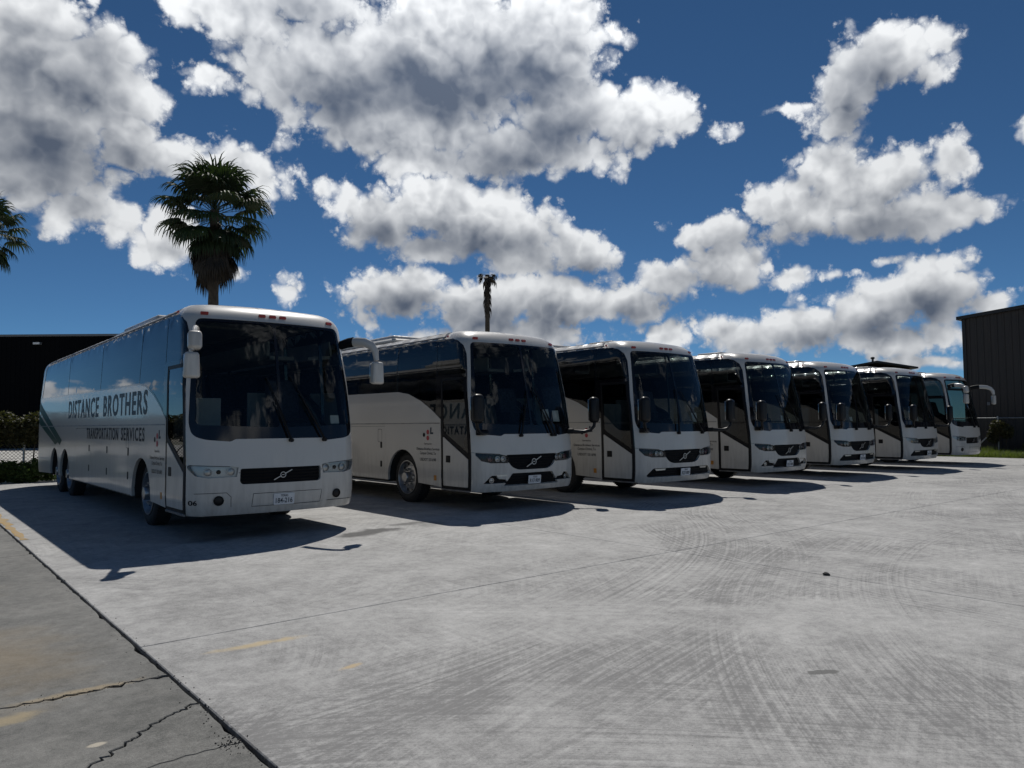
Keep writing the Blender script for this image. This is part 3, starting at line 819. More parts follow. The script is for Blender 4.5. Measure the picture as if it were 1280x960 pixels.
DOOR_GLASS = [(.17, 1.05), (.17, 1.5), (.15, 2.1), (.12, 2.42), (.945, 2.42), (.945, 1.47), (.88, 1.41)]
UPPER = [(.055, 2.53), (.035, 2.89), (.07, 3.04), (.16, 3.14), (.35, 3.19), (1.17, 3.205), (1.17, 2.53)]
DRV = [(.13, 1.47), (.105, 2.1), (.055, 2.6), (.035, 2.89), (.07, 3.04), (.16, 3.14), (.35, 3.19), (1.17, 3.205), (1.17, 1.66), (1.08, 1.53), (.93, 1.46)]
def disc_on(name, x, z, r, off, n=20, dome=0.):
    """a lamp disc standing on the nose, facing along the surface normal"""
    c = P(S_front(x), z, off); nrm = P(S_front(x), z, off+.1)-c; nrm = Vector(nrm).normalized(); c = Vector(c)
    a = nrm.cross(Vector((0, 0, 1))).normalized(); b = nrm.cross(a)
    vs = [c+nrm*dome]; fs = []
    for rr, dz in ((r*.6, dome*.7), (r, 0), (r*1.0, -.02)):
        for k in range(n): t = 2*math.pi*k/n; vs.append(c+(a*math.cos(t)+b*math.sin(t))*rr+nrm*dz)
    for k in range(n):
        fs.append((0, 1+k, 1+(k+1) % n))
        for j in range(2): fs.append((1+j*n+k, 1+(j+1)*n+k, 1+(j+1)*n+(k+1) % n, 1+j*n+(k+1) % n))
    return mesh(name, vs, fs, True, 40)
def ring_on(name, x, z, r0, r1, off, n=24, h=.012):
    c = P(S_front(x), z, off); nrm = Vector(P(S_front(x), z, off+.1)-c).normalized(); c = Vector(c)
    a = nrm.cross(Vector((0, 0, 1))).normalized(); b = nrm.cross(a); vs = []; fs = []
    for rr, dz in ((r0, 0), (r0, h), (r1, h), (r1, -.01)):
        for k in range(n): t = 2*math.pi*k/n; vs.append(c+(a*math.cos(t)+b*math.sin(t))*rr+nrm*dz)
    for j in range(3):
        for k in range(n): fs.append((j*n+k, (j+1)*n+k, (j+1)*n+(k+1) % n, j*n+(k+1) % n))
    return mesh(name, vs, fs, True, 40)
def strip_front(name, pts, w=.007, off=.0025):
    mb = MB(); b = 0; vs = []; fs = []
    pts = dens(pts+pts[::-1][1:-1], .06)[:]; n = len(pts)//2+1; pts = pts[:n]
    for i, (x, z) in enumerate(pts):
        a = pts[max(i-1, 0)]; c = pts[min(i+1, n-1)]; d = Vector((c[0]-a[0], c[1]-a[1])).normalized(); q = Vector((-d.y, d.x))*w/2
        vs.append(P(S_front(x+q.x), z+q.y, off)); vs.append(P(S_front(x-q.x), z-q.y, off))
    for i in range(n-1): fs.append((2*i, 2*i+1, 2*i+3, 2*i+2))
    return mesh(name, vs, fs)
def rect_side(name, y, z, w, h, off=.004, sgn=-1, r=.0):
    q = [(y-w/2, z-h/2), (y+w/2, z-h/2), (y+w/2, z+h/2), (y-w/2, z+h/2)]
    return panel(name, side(rounded(q, r, 3) if r else q, sgn), off=off, depth=off+.004, grid=False)
def sheet(name, y0, y1, x0, x1, z0, z1): return MB().box((x0, y0, z0), (x1, y1, z1)).me(name, bevel=.015)

def add_headlight(bus, kind, sgn, clear):
    old = kind == 'old'
    poly = HL_OLD if old else HL_NEW
    poly = poly if sgn > 0 else mx(poly)
    bright = old or clear
    k = (kind[:3], sgn)
    h = obj('headlight', C(('hlb', k, bright), lambda: panel('headlight', front(grow(poly, .004)), off=-.055, grid=True)), REFLECT if bright else DARKLAMP, bus)
    lens = obj('lens', C(('hll', k, bright), lambda: panel('lens', front(grow(poly, -.003)), off=-.001)), LENS, h)
    xs = (.72, .88, 1.02) if old else (.68, .80, .95)
    for i, x in enumerate(xs):
        rr = (.052, .030, .050)[i] if old else (.043, .043, .05)[i]
        m = REFLECT
        if old and i == 1: m = DARKLAMP
        if not old and i == 2: m = REDDARK if not clear else AMBERPALE
        obj('lamp', C(('lamp', k, i, m.name), lambda: disc_on('lamp', sgn*x, .945 if old else .945, rr, -.045, 20, .012)), m, h)
        if m is REFLECT: obj('lamp_ring', C(('lring', k, i, bright), lambda: ring_on('lamp_ring', sgn*x, .945, rr, rr+.010, -.045)), CHROME, h)
    obj('seal', C(('hls', k, bright), lambda: panel('seal', front(grow(poly, .005)), [front(grow(poly, -.007))], off=.0015, depth=.05, grid=False)), GAP, h)
REDDARK = mat('dark_red_lens', (.10, .012, .012), rough=.15, coat=1.)
AMBERPALE = mat('pale_amber_lens', (.6, .42, .25), rough=.2, coat=1.)

def add_top_mirror(bus, sgn, double):
    """white arm curving forward from the pillar top, mirror housing hanging from it"""
    def arm():
        mb = MB()
        pts = [(1.12, .16, 2.86), (1.16, .04, 2.885), (1.21, -.12, 2.89), (1.275, -.28, 2.87), (1.325, -.40, 2.81), (1.355, -.46, 2.72), (1.365, -.48, 2.58)]
        mb.tube([(sgn*x, y, z) for x, y, z in pts], [.065, .07, .072, .072, .068, .06, .045], 12, squash=.55)
        return mb.me('mirror_arm', True, 50)
    m = obj('mirror_arm', C(('marm', sgn), arm), WHITE, bus)
    def root():
        mb = MB().tube([(sgn*1.10, .21, 2.855), (sgn*1.15, .05, 2.885), (sgn*1.19, -.06, 2.892)], [.073, .078, .080], 12, squash=.57); return mb.me('arm_socket', True, 50)
    obj('arm_socket', C(('msock', sgn), root), BLACKTRIM, m)
    def tp(c):
        k = 1-.10*(c.z/.17); c.x *= k
    hb = C('mhouse', lambda: rounded_box('mirror_housing', .195, .12, .345, .04, tp))
    obj('mirror_housing', hb, WHITE, m, (sgn*1.375, -.485, 2.385), (0, 0, sgn*R(8)))
    obj('mirror_glass', C('mglass', lambda: rounded_box('mirror_glass', .18, .01, .30, .004)), MIRRORGLASS, m, (sgn*1.366, -.418, 2.385), (0, 0, sgn*R(8)))
    if double:
        obj('upper_mirror_housing', C('mhouse2', lambda: rounded_box('upper_mirror_housing', .175, .15, .25, .05)), WHITE, m, (sgn*1.335, -.47, 2.715), (R(-8), 0, sgn*R(6)))
def add_low_mirror(bus, sgn):
    """black mirror on a curved stalk from the lower windscreen corner"""
    def arm():
        mb = MB()
        pts = [(1.10, -.05, 1.44), (1.20, -.13, 1.425), (1.32, -.22, 1.42), (1.44, -.29, 1.45), (1.515, -.33, 1.53), (1.53, -.34, 1.66)]
        mb.tube([(sgn*(x-(.08 if sgn < 0 else 0)), y, z) for x, y, z in pts], [.05, .045, .036, .033, .033, .03], 10); return mb.me('mirror_arm', True, 50)
    m = obj('mirror_arm', C(('larm', sgn), arm), BLACKGLOSS, bus)
    obj('arm_base', C('lbase', lambda: rounded_box('arm_base', .20, .14, .10, .02)), BLACKTRIM, m, (sgn*1.13, -.05, 1.435), (0, 0, sgn*R(38)))
    def tp(c): 
        k = 1-.25*abs(c.z/.27)**2.5; c.x *= k
    x = 1.52 if sgn > 0 else 1.42
    obj('mirror_housing', C('lhouse', lambda: rounded_box('mirror_housing', .25, .17, .52, .075, tp)), BLACKGLOSS, m, (sgn*x, -.33, 1.86), (0, 0, sgn*R(8)))
    obj('mirror_glass', C('lglass', lambda: rounded_box('mirror_glass', .19, .01, .42, .004)), MIRRORGLASS, m, (sgn*x, -.243, 1.86), (0, 0, sgn*R(8)))
BLACKGLOSS = mat('gloss_black_plastic', (.008, .008, .009), rough=.38, spec=.3)

WHEELS = wheel_parts()
def make_coach(cfg):
    kind = cfg['kind']; bus = empty('coach_bus', (cfg['x']+HW, cfg['y'], 0), cfg.get('rz', 0.))
    tag(bus, cfg['label'], 'bus', 'coaches parked in a row')
    old = kind == 'old'
    obj('body', C(('body', kind), lambda: panel('body', SHELL_OUT, SHELL_HOLES+[front(h) for h in front_holes(kind)], 0., .05)), WHITE, bus)
    obj('roof', C('roof', roof_mesh), WHITE, bus)
    def lin():
        holes = [side(grow(GLAZE, -.0)), front(rounded(WSHIELD, WS_ROUND)), side(GLAZE_R, 1)]
        return panel('cabin_lining', [(-SMAX+.02, 1.12), (SMAX-.02, 1.12), (SMAX-.02, 3.385), (-SMAX+.02, 3.385)], holes, -.075)
    obj('cabin_lining', C('lining', lin), LINING, bus)
    obj('underbody', C('under', lambda: MB().box((-.70, .35, .42), (.70, 13.2, 1.10)).box((-1.19, .45, .39), (1.19, 1.75, .44)).box((-1.19, 3.1, .39), (1.19, 8.6, .44)).box((-1.19, 11.4, .39), (1.19, 13.3, .46)).box((-1.12, .5, 1.06), (1.12, 13.2, 1.12)).box((-1.15, 8.4, .5), (1.15, 8.46, 1.1)).box((-1.1, .3, .5), (1.1, .36, 1.1)).me('underbody')), UNDER, bus)
    for sg in (-1, 1):
        for y in WY: obj('wheel_well', C(('well', sg, y), lambda: fender_mesh(sg, y)), UNDER, bus)
        for a, b in LUGG:
            d = obj('luggage_door', C(('lug', sg, a), lambda: panel('luggage_door', side(rounded([(a+.006, .446), (b-.006, .446), (b-.006, 1.554), (a+.006, 1.554)], .02, 2), sg), off=-.001, depth=.03)), WHITE, bus)
            for zz in (1.16, .76):
                obj('latch', C(('latch', sg, a, zz), lambda: rect_side('latch', a+.16, zz, .075, .13, .003, sg, .02)), BLACKTRIM, d)
        obj('waist_moulding', C(('mould', sg), lambda: panel('waist_moulding', side([(1.06 if sg < 0 else .3, 1.602), (13.3, 1.602), (13.3, 1.622), (1.06 if sg < 0 else .3, 1.622)], sg), off=.005, depth=.006)), STEEL if old else GAP, bus)
        obj('roof_gutter', C(('gut', sg), lambda: panel('roof_gutter', side([(.75, 3.262), (12.5, 3.262), (12.5, 3.282), (.75, 3.282)], sg), off=.012, depth=.02)), GUTTER, bus)
        # wheels
        for i, y in enumerate(WY):
            w = empty('wheel'); w.parent = bus; w.location = (sg*1.015, y, WR); w.rotation_euler = (0 if i else .0, 0, 0 if sg < 0 else math.pi)
            ph = rnd.random()*6.28
            obj('tyre', WHEELS[0], RUBBER, w); obj('rim', WHEELS[1], CHROME, w, rot=(ph, 0, 0)); obj('hub', WHEELS[2], CHROME, w, rot=(ph, 0, 0)); obj('hand_hole', WHEELS[3], GAP, w, rot=(ph, 0, 0))['kind'] = 'stuff'
    # glazing, door side
    panes = [pane_poly(a, b) for a, b in PANES]
    obj('window_frame', C('frameL', lambda: panel('window_frame', side(grow(GLAZE, -.0)), [side(p) for p in panes]+[side(DOOR), side(UPPER)], -.003, .03)), FRIT, bus)
    for i, p in enumerate(panes+[UPPER]):
        obj('side_window', C(('paneL', i), lambda: panel('side_window', side(p), off=-.006)), SIDEGLASS, bus)
    obj('window_frame', C('frameR', lambda: panel('window_frame', side(GLAZE_R, 1), [side(p, 1) for p in panes]+[side(DRV, 1)], -.003, .03)), FRIT, bus)
    for i, p in enumerate(panes): obj('side_window', C(('paneR', i), lambda: panel('side_window', side(p, 1), off=-.006)), SIDEGLASS, bus)
    obj('driver_window', C('paneRd', lambda: panel('driver_window', side(DRV, 1), off=-.006)), DOORGLASS, bus)
    d = obj('door', C('door', lambda: panel('door', side(DOOR), [side(DOOR_LOW), side(DOOR_GLASS)], -.006, .03)), BLACKTRIM, bus)
    obj('door_panel', C('doorlow', lambda: panel('door_panel', side(rounded(DOOR_LOW, .015, 2)), off=.001, depth=.03)), WHITE, d)
    obj('door_glass', C('doorgl', lambda: panel('door_glass', side(DOOR_GLASS), off=-.012)), DOORGLASS, d)
    obj('door_handle', C('doorh', lambda: rect_side('door_handle', .79, .935, .14, .13, .006, -1, .015)), BLACKTRIM, d)
    obj('door_sill', C('sill', lambda: panel('door_sill', side([(.09, .348), (1.02, .348), (1.02, .374), (.09, .374)]), off=.012, depth=.03)), STEEL, bus)
    # windscreen: black border, two panes
    wl = [(-1.095, 3.085), (-.022, 3.10), (-.022, 1.56), (-1.165, 1.60)]; wr = [(x*-1, z) for x, z in wl][::-1]
    obj('windshield_frame', C('wsf', lambda: panel('windshield_frame', front(rounded(WSHIELD, WS_ROUND)), [front(rounded(wl, .08)), front(rounded(wr, .08))], -.004, .03)), FRIT, bus)
    for i, q in enumerate((wl, wr)):
        obj('windshield', C(('ws', i), lambda: panel('windshield', front(rounded(q, .08)), off=-.007)), WINDSHIELD, bus)
    if cfg.get('visor'):
        obj('windshield_bar', C('wsbar', lambda: panel('windshield_bar', front([(-1.09, 2.72), (1.09, 2.72), (1.085, 2.80), (-1.085, 2.80)]), off=.004, depth=.02)), BLACKTRIM, bus)
    # nose
    for sg in (-1, 1): add_headlight(bus, kind, sg, cfg.get('clear', False))
    gp = GR_OLD if old else GR_NEW
    g = obj('grille', C(('gr', old), lambda: panel('grille', front(grow(gp, .003)), off=-.045)), GRILLE, bus)
    n = 4 if old else 5; z0, z1 = (.79, .965) if old else (.76, 1.0)
    for i in range(n):
        z = z0+(z1-z0)*(i+.5)/n; w = .58 if old else (.60 if z > .9 else .36+(z-.735)*1.35)
        obj('grille_bar', C(('grb', old, i), lambda: MB().tube([P(S_front(x), z, -.022) for x in np.linspace(-w, w, 9)], .010, 6).me('grille_bar')), GRILLE, g)
    e = obj('emblem', C(('emb', old), lambda: emblem_mesh(.62 if old else .84)), CHROME, g)
    q = P(0., .878, .004); e.location = tuple(q)
    if old:
        for sg in (-1, 1):
            f = obj('fog_lamp', C(('fog', sg), lambda: disc_on('fog_lamp', sg*.88, .555, .055, .006, 20, .01)), DARKLAMP, bus)
            obj('fog_lamp_bezel', C(('fogb', sg), lambda: ring_on('fog_lamp_bezel', sg*.88, .555, .055, .068, .004)), BLACKTRIM, f)
        lines = [[(-1.27, 1.05), (-.74, 1.02)], [(-.62, .93), (-.605, .93)], [(.74, 1.02), (1.24, 1.05)], [(-1.265, 1.05), (-1.265, .36)], [(-.42, .63), (.62, .63), (.60, .45), (-.44, .45), (-.42, .63)], [(-1.18, .66), (-.78, .66), (-.72, .60), (-.72, .46)], [(.72, .46), (1.2, .46)], [(-.625, .93), (-.61, .93)], [(.61, .93), (.63, .93)]]
        plate_z = .455
    else:
        if kind == 'new_a':
            for sg in (-1, 1):
                fp = FOG_NEW if sg > 0 else mx(FOG_NEW)
                f = obj('fog_lamp', C(('fogn', sg), lambda: panel('fog_lamp', front(grow(fp, .003)), off=-.05)), GRILLE, bus)
                obj('lamp', C(('fogl', sg), lambda: disc_on('lamp', sg*.93, .555, .038, -.03, 16, .012)), REFLECT, f)
                obj('lamp_ring', C(('fogr', sg), lambda: ring_on('lamp_ring', sg*.93, .555, .038, .048, -.03)), CHROME, f)
                obj('day_light', C(('fogd', sg), lambda: panel('day_light', front([(sg*a, z) for a, z in ([(.60, .655), (.84, .655), (.83, .625), (.62, .625)][::-1] if sg > 0 else [(.60, .655), (.84, .655), (.83, .625), (.62, .625)])]), off=.003, depth=.01)), REFLECT, f)
            ip = INT_A
        else:
            ip = INT_B
            for sg in (-1, 1):
                f = obj('day_light', C(('dl', sg), lambda: panel('day_light', front([(sg*a, z) for a, z in ([(.58, .632), (.88, .632), (.84, .592), (.60, .60)][::-1] if sg > 0 else [(.58, .632), (.88, .632), (.84, .592), (.60, .60)])]), off=-.01, depth=.02)), REFLECT, bus)
        it = obj('air_intake', C(('int', kind), lambda: panel('air_intake', front(grow(ip, .003)), off=-.05)), GRILLE, bus)
        w = .56 if kind == 'new_a' else .98
        for z in (.50, .55, .60): obj('intake_bar', C(('intb', kind, z), lambda: MB().tube([P(S_front(x), z, -.03) for x in np.linspace(-w, w, 9)], .009, 6).me('intake_bar')), GRILLE, it)
        lines = [[(-1.26, 1.07), (-.76, 1.035)], [(.76, 1.035), (1.24, 1.07)], [(-1.262, 1.07), (-1.262, .36)], [(-.60, .96), (-.645, .96)], [(.60, .96), (.645, .96)]]
        plate_z = .465
    def seams():
        vs = []; fs = []
        for i, l in enumerate(lines):
            m = strip_front('l', l); b = len(vs); vs += [tuple(v.co) for v in m.vertices]; fs += [[b+k for k in p.vertices] for p in m.polygons]; bpy.data.meshes.remove(m)
        return mesh('panel_seam', vs, fs)
    obj('panel_seam', C(('seam', kind), seams), GAP, bus)['kind'] = 'stuff'
    if cfg.get('plate'):
        x0 = .02
        pl = obj('license_plate', C(('plate', plate_z), lambda: panel('license_plate', front(rounded([(x0-.155, plate_z), (x0+.155, plate_z), (x0+.155, plate_z+.155), (x0-.155, plate_z+.155)], .012, 2)), off=.016, depth=.012, grid=False)), PLATE, bus)
        obj('plate_lettering', text_front('plate_lettering', cfg['plate'], x0, plate_z+.022, .072, .25, .012, .0185), NAVYINK, pl)
        obj('plate_header', text_front('plate_header', 'TEXAS', x0, plate_z+.112, .03, .11, .01, .0185), NAVYINK if not old else BLACKINK, pl)
    for x in (-1.02, -.17, 0., .17, 1.02):
        def mk():
            zc = 3.215 if abs(x) < .5 else 3.20
            return panel('marker_light', front(rounded([(x-.055, zc-.018), (x+.055, zc-.018), (x+.055, zc+.018), (x-.055, zc+.018)], .012, 2)), off=.022, depth=.026, grid=False)
        obj('marker_light', C(('mark', x), mk), AMBER, bus)
    obj('marker_light', C(('marks',), lambda: rect_side('marker_light', .62, 3.275, .10, .03, .02)), AMBER, bus)
    # wipers
    wl_ = cfg.get('wip', 0)
    for x0, ln, L in ((( .12, -.34, .92), (.66, -.52, .95)), ((-.30, .26, .86), (.58, -.44, .92), (.50, -.40, .86)), ((-.18, .12, .95), (.70, -.62, .90)))[wl_]:
        obj('wiper', C(('wip', x0, ln), lambda: wiper_mesh(x0, ln, L)), BLACKTRIM, bus)
    for x, z, w_, h_ in cfg.get('papers', ()):
        obj('dash_paper', C(('paper', x, z, w_), lambda: panel('dash_paper', front([(x-w_/2, z), (x+w_/2, z), (x+w_/2*.96, z+h_), (x-w_/2, z+h_*.97)]), off=-.05, grid=False)), PAPER, bus)
    for sg in (-1, 1):
        if cfg['mirror'] == 'top': add_top_mirror(bus, sg, sg < 0)
        else: add_low_mirror(bus, sg)
    # roof
    def ac():
        def tp(c):
            if c.z > 0: c.x *= .88; c.y *= .86
        return rounded_box('roof_unit', 1.75, 2.9, .20, .07, tp)
    obj('roof_unit', C('ac', ac), WHITE, bus, (0, 4.9, 3.50))
    obj('roof_hatch', C('hatch', lambda: rounded_box('roof_hatch', .75, .75, .09, .03)), WHITE, bus, (0, 1.9, 3.46))
    obj('roof_hatch', C('hatch', lambda: None), WHITE, bus, (0, 10.4, 3.46))
    # cabin
    def dash():
        mb = MB(); prof = [(.06, 1.12), (.02, 1.38), (.25, 1.44), (.55, 1.40), (.66, 1.25), (.60, 1.12)]
        mb.prism(prof, -1.02, 1.02, 'X'); mb.box((.30, .50, 1.30), (.98, .74, 1.52)); return mb.me('dashboard', True, 40, .02)
    obj('dashboard', C('dash', dash), DASH, bus)
    def sw():
        mb = MB(); n = 28; b = 0
        for i in range(n):
            for j in range(6):
                a = 2*math.pi*i/n; t = 2*math.pi*j/6; r = .235+.016*math.cos(t); mb.v.append(Vector((r*math.cos(a), r*math.sin(a), .016*math.sin(t))))
        for i in range(n):
            for j in range(6): mb.f.append([i*6+j, ((i+1) % n)*6+j, ((i+1) % n)*6+(j+1) % 6, i*6+(j+1) % 6])
        mb.box((-.22, -.02, -.01), (.22, .02, .01)); mb.lathe([(-.25, .03), (0, .05), (.02, 0)], 12, 'Z'); return mb.me('steering_wheel', True, 40)
    obj('steering_wheel', C('sw', sw), DASH, bus, (.63, .92, 1.56), (R(-32), 0, 0))
    obj('driver_seat', C('seat', seat_mesh), SEATFAB, bus, (.63, 1.30, 1.50), None, (1.1, 1.1, 1.1))
    obj('cabin_partition', C('partL', lambda: sheet('cabin_partition', 1.22, 1.26, -1.12, -.42, .9, 2.02)), PARTITION, bus)
    obj('cabin_partition', C('partR', lambda: sheet('cabin_partition', 2.0, 2.04, .28, 1.1, 1.2, 2.15)), PARTITION, bus)
    obj('cabin_step', C('step', lambda: MB().box((-.38, 1.0, 1.125), (1.05, 2.0, 1.2)).box((-1.1, 2.05, 1.125), (1.1, 13.0, 1.38)).me('cabin_step')), LINING, bus)
    rows = 9 if cfg['near'] else 4
    for k in range(rows):
        for x in (-.86, -.40, .40, .86):
            if k == 0 and x > 0: continue
            obj('passenger_seat', C('seat', seat_mesh), SEATFAB, bus, (x, 2.75+k*.88, 1.80))
    obj('luggage_rack', C('rackL', lambda: MB().box((-1.1, 2.0, 2.74), (-.62, 12.8, 2.80)).box((-.66, 2.0, 2.74), (-.62, 12.8, 3.05)).me('luggage_rack')), PARTITION, bus)
    obj('luggage_rack', C('rackR', lambda: MB().box((.62, 2.0, 2.74), (1.1, 12.8, 2.80)).box((.62, 2.0, 2.74), (.66, 12.8, 3.05)).me('luggage_rack')), PARTITION, bus)
    # lettering on the door side
    yc = 1.48
    lg = []
    for nm, yy, zz, r, m in (('logo_disc', yc, 1.44, .048, REDL), ('logo_disc', yc, 1.325, .048, REDL), ('logo_disc', yc+.135, 1.385, .042, BLACKINK)):
        obj(nm, C((nm, yy, zz), lambda: panel(nm, side(circ(yy, zz, r, 18)), off=.0035, grid=False)), m, bus)
    obj('logo_figure', C('logof', lambda: panel('logo_figure', side([(yc-.08, 1.40), (yc-.19, 1.40), (yc-.19, 1.435), (yc-.125, 1.435), (yc-.135, 1.53), (yc-.09, 1.53)]), off=.0035, grid=False)), NAVYINK, bus)
    for txt, z, hgt, w in (('Operated by', 1.185, .036, .27), ('Distance Brothers Services', 1.085, .052, .80), ('Corpus Christi, Tx', .985, .056, .56), ('USDOT 551698', .875, .058, .56)):
        obj('small_lettering', C(('small', txt), lambda: text_side('small_lettering', txt, yc+w/2, z, hgt, w, bold=.006)), BLACKINK, bus)
    obj('side_sticker', C('stick', lambda: rect_side('side_sticker', 1.23, .56, .085, .10, .002)), cfg.get('sticker', ORANGE), bus)
    obj('fuel_flap', C('flap', lambda: panel('fuel_flap', side(rounded([(3.25, 1.22), (3.42, 1.22), (3.42, 1.5), (3.25, 1.5)], .04)), [side(rounded([(3.258, 1.228), (3.412, 1.228), (3.412, 1.492), (3.258, 1.492)], .035))], off=.002, grid=False)), GAP, bus)
    if cfg.get('big_text'):
        for sg in (-1, 1):
            for words, y0, wid, z, hgt, m in ((('DISTANCE', 'BROTHERS'), 2.10, 6.83, 1.775, .40, NAVYINK), (('TRANSPORTATION', 'SERVICES'), 2.22, 4.58, 1.345, .225, BLACKINK)):
                n0, n1 = len(words[0]), len(words[1]); tot = n0+n1+1.1
                a0, a1 = wid*n0/tot, wid*n1/tot
                st = (y0+wid, y0+a1) if sg < 0 else (y0, y0+wid-a1)
                for wd, yl, aw in zip(words, st, (a0, a1)):
                    obj('side_lettering', text_side('side_lettering', wd, yl, z, hgt, aw, sg, .022, track=1.22), m, bus)
            for a in (0, .85):
                q = [(13.45-a*0, 2.25-a*.62), (13.05-a*0, 2.30-a*.58), (9.72+a*.3, 1.36-a*.18), (9.92+a*.3, 1.20-a*.12)]
                q = [(13.42, 2.30-a*.40), (13.42, 2.06-a*.40), (9.98+a*.75, 1.16+a*.0), (9.70+a*.62, 1.28-a*.06)]
                obj('side_stripe', panel('side_stripe', side(q, sg), off=.003, grid=True), TEAL, bus)
        obj('fleet_number', text_front('fleet_number', '06', -1.19, .50, .07, .09, .02, .004), BLACKINK, bus)
    return bus
FRIT = mat('black_glass_border', (.008, .008, .010), rough=.08, coat=0.)
GUTTER = mat('grey_gutter', (.10, .10, .105), rough=.4)
COACHES = [
    dict(x=.02, y=0., kind='old', mirror='top', big_text=True, papers=((.92, 1.62, .16, .13),), plate='184-216', near=True, label='nearest white coach, DISTANCE BROTHERS lettered along its side, pale rectangular headlights'),
    dict(x=5.02, y=.2, rz=.004, wip=1, papers=((.47, 1.66, .20, .22), (.78, 1.64, .20, .22)), kind='new_a', mirror='low', plate='R17-909', near=True, label='second coach from the left, orange sticker by its door and whole front wheel in view'),
    dict(x=8.77, y=-.44, rz=-.003, wip=2, papers=((.60, 1.62, .22, .20),), kind='new_b', mirror='low', plate='R27-909', near=True, sticker=REDL, label='third coach from the left, standing furthest forward, small red sticker by its door'),
    dict(x=13.27, y=-.27, rz=.005, wip=0, papers=((-.05, 1.63, .16, .14), (.25, 1.61, .10, .06)), kind='new_a', mirror='low', plate='R57-908', near=False, label='white coach in the middle of the row, fourth from the left'),
    dict(x=17.7, y=-.04, rz=-.006, wip=1, papers=((-.35, 1.62, .14, .12),), kind='new_b', mirror='low', plate='R37-904', near=False, label='fifth coach from the left, dark headlights and one wide black bumper intake'),
    dict(x=22.1, y=-.17, rz=.003, wip=2, papers=((-.5, 1.62, .16, .12),), kind='new_b', mirror='low', clear=True, plate='R47-907', near=False, label='sixth coach, low black mirrors and clear bright headlights beside the last coach'),
    dict(x=26.5, y=-.02, kind='old', mirror='top', visor=True, near=False, label='last coach of the row with two long curved white mirror arms against the dark shed'),
]
for c in COACHES: make_coach(c)

# ------------------------------------------------------------------ palms
def leafmat(name, c0, c1, trans=.25, rough=.6, sc=3.):
    m = bpy.data.materials.new(name); m.use_nodes = True; t = T(m.node_tree); p = t.n['Principled BSDF']; out = t.n['Material Output']
    oi = t.node('ShaderNodeObjectInfo').outputs['Random']; pos = t.node('ShaderNodeNewGeometry').outputs['Position']
    k = t.add(t.mul(oi, .5), t.mul(t.noise(pos, sc, 3, .6).outputs[0], .7))
    col = t.mix(t.step(k, .2, .9), c0, c1)
    t.put(p.inputs['Base Color'], col); p.inputs['Roughness'].default_value = rough; p.inputs['Specular IOR Level'].default_value = .4
    tr = t.node('ShaderNodeBsdfTranslucent'); t.put(tr.inputs[0], t.mix(1., col, (1.2, 1.35, .5), 'MULTIPLY'))
    mx = t.node('ShaderNodeMixShader'); mx.inputs[0].default_value = trans
    t.l.new(p.outputs[0], mx.inputs[1]); t.l.new(tr.outputs[0], mx.inputs[2]); t.l.new(mx.outputs[0], out.inputs[0])
    return m
FROND = leafmat('palm_leaf', (.018, .032, .014), (.04, .065, .025), .18)
DEADF = leafmat('dead_palm_leaf', (.026, .021, .016), (.065, .05, .034), .08)
BARK = mat('palm_bark', (.075, .06, .045), rough=.95, var=.35, vscale=6, bump=.8, bscale=14)
def frond_mesh(name, elev, Lp, Lb, nl, droop, seed, width=.036, spread=118, stiff=1.):
    """fan leaf: x outwards, z up, elevation baked in"""
    q = random.Random(seed); vs = []; fs = []
    d = Vector((math.cos(elev), 0, math.sin(elev)))
    # petiole arching down
    p = Vector((0, 0, 0)); cen = [p.copy()]; dd = d.copy()
    for i in range(6):
        dd = (dd+Vector((0, 0, -droop*.05))).normalized(); p = p+dd*(Lp/6); cen.append(p.copy())
    side_ = Vector((0, 1, 0)); b = 0
    for i, c in enumerate(cen):
        r = .024*(1-i/len(cen)*.5); u = side_; w = dd.cross(u)
        for s1, s2 in ((1, .4), (-1, .4), (-1, -.4), (1, -.4)): vs.append(c+u*r*s1+w*r*s2)
    for i in range(len(cen)-1):
        for k in range(4): fs.append((i*4+k, i*4+(k+1) % 4, (i+1)*4+(k+1) % 4, (i+1)*4+k))
    base = cen[-1]; nrm = dd.cross(side_)*-1
    if nrm.z < 0: nrm = -nrm
    for i in range(nl):
        a = R(spread)*(2*(i+.5)/nl-1)+q.uniform(-.03, .03)
        L = Lb*(1-.34*(abs(a)/R(spread))**2)*q.uniform(.86, 1.08)
        ld = (dd*math.cos(a)+side_*math.sin(a)).normalized()
        ld = (ld+nrm*(.10*math.cos(a*1.0))).normalized()
        pos = base.copy(); n = 6; b = len(vs); tip_break = q.uniform(.5, .75)
        for k in range(n+1):
            t = k/n
            if k:
                g = droop*(.03+.30*t*t)*q.uniform(.7, 1.3)
                if t > tip_break: g += .55*droop
                ld = (ld+Vector((q.uniform(-.03, .03), q.uniform(-.03, .03), -g*stiff))).normalized(); pos = pos+ld*(L/n)
            sw = ld.cross(nrm)
            if sw.length < .05: sw = ld.cross(side_)
            sw.normalize(); w = width*(.55+1.1*t if t < .4 else 1.0*(1-(t-.4)/.6)**.8+.03)
            up_ = sw.cross(ld)*w*.35
            vs += [pos-sw*w+up_, pos, pos+sw*w+up_]
        for k in range(n):
            for j in range(2): fs.append((b+k*3+j, b+k*3+j+1, b+k*3+j+4, b+k*3+j+3))
    return mesh(name, vs, fs, False)
LIVE = [[frond_mesh('frond', R(e), lp, lb, 25, dr, 11*i+j, .054) for j in range(2)] for i, (e, lp, lb, dr) in enumerate(((76, .95, 1.2, .6), (58, 1.1, 1.2, .65), (40, 1.25, 1.2, .75), (24, 1.3, 1.15, .8), (4, 1.3, 1.1, 1.0), (-16, 1.2, 1.05, 1.2), (-40, 1.0, 1.0, 1.3)))]
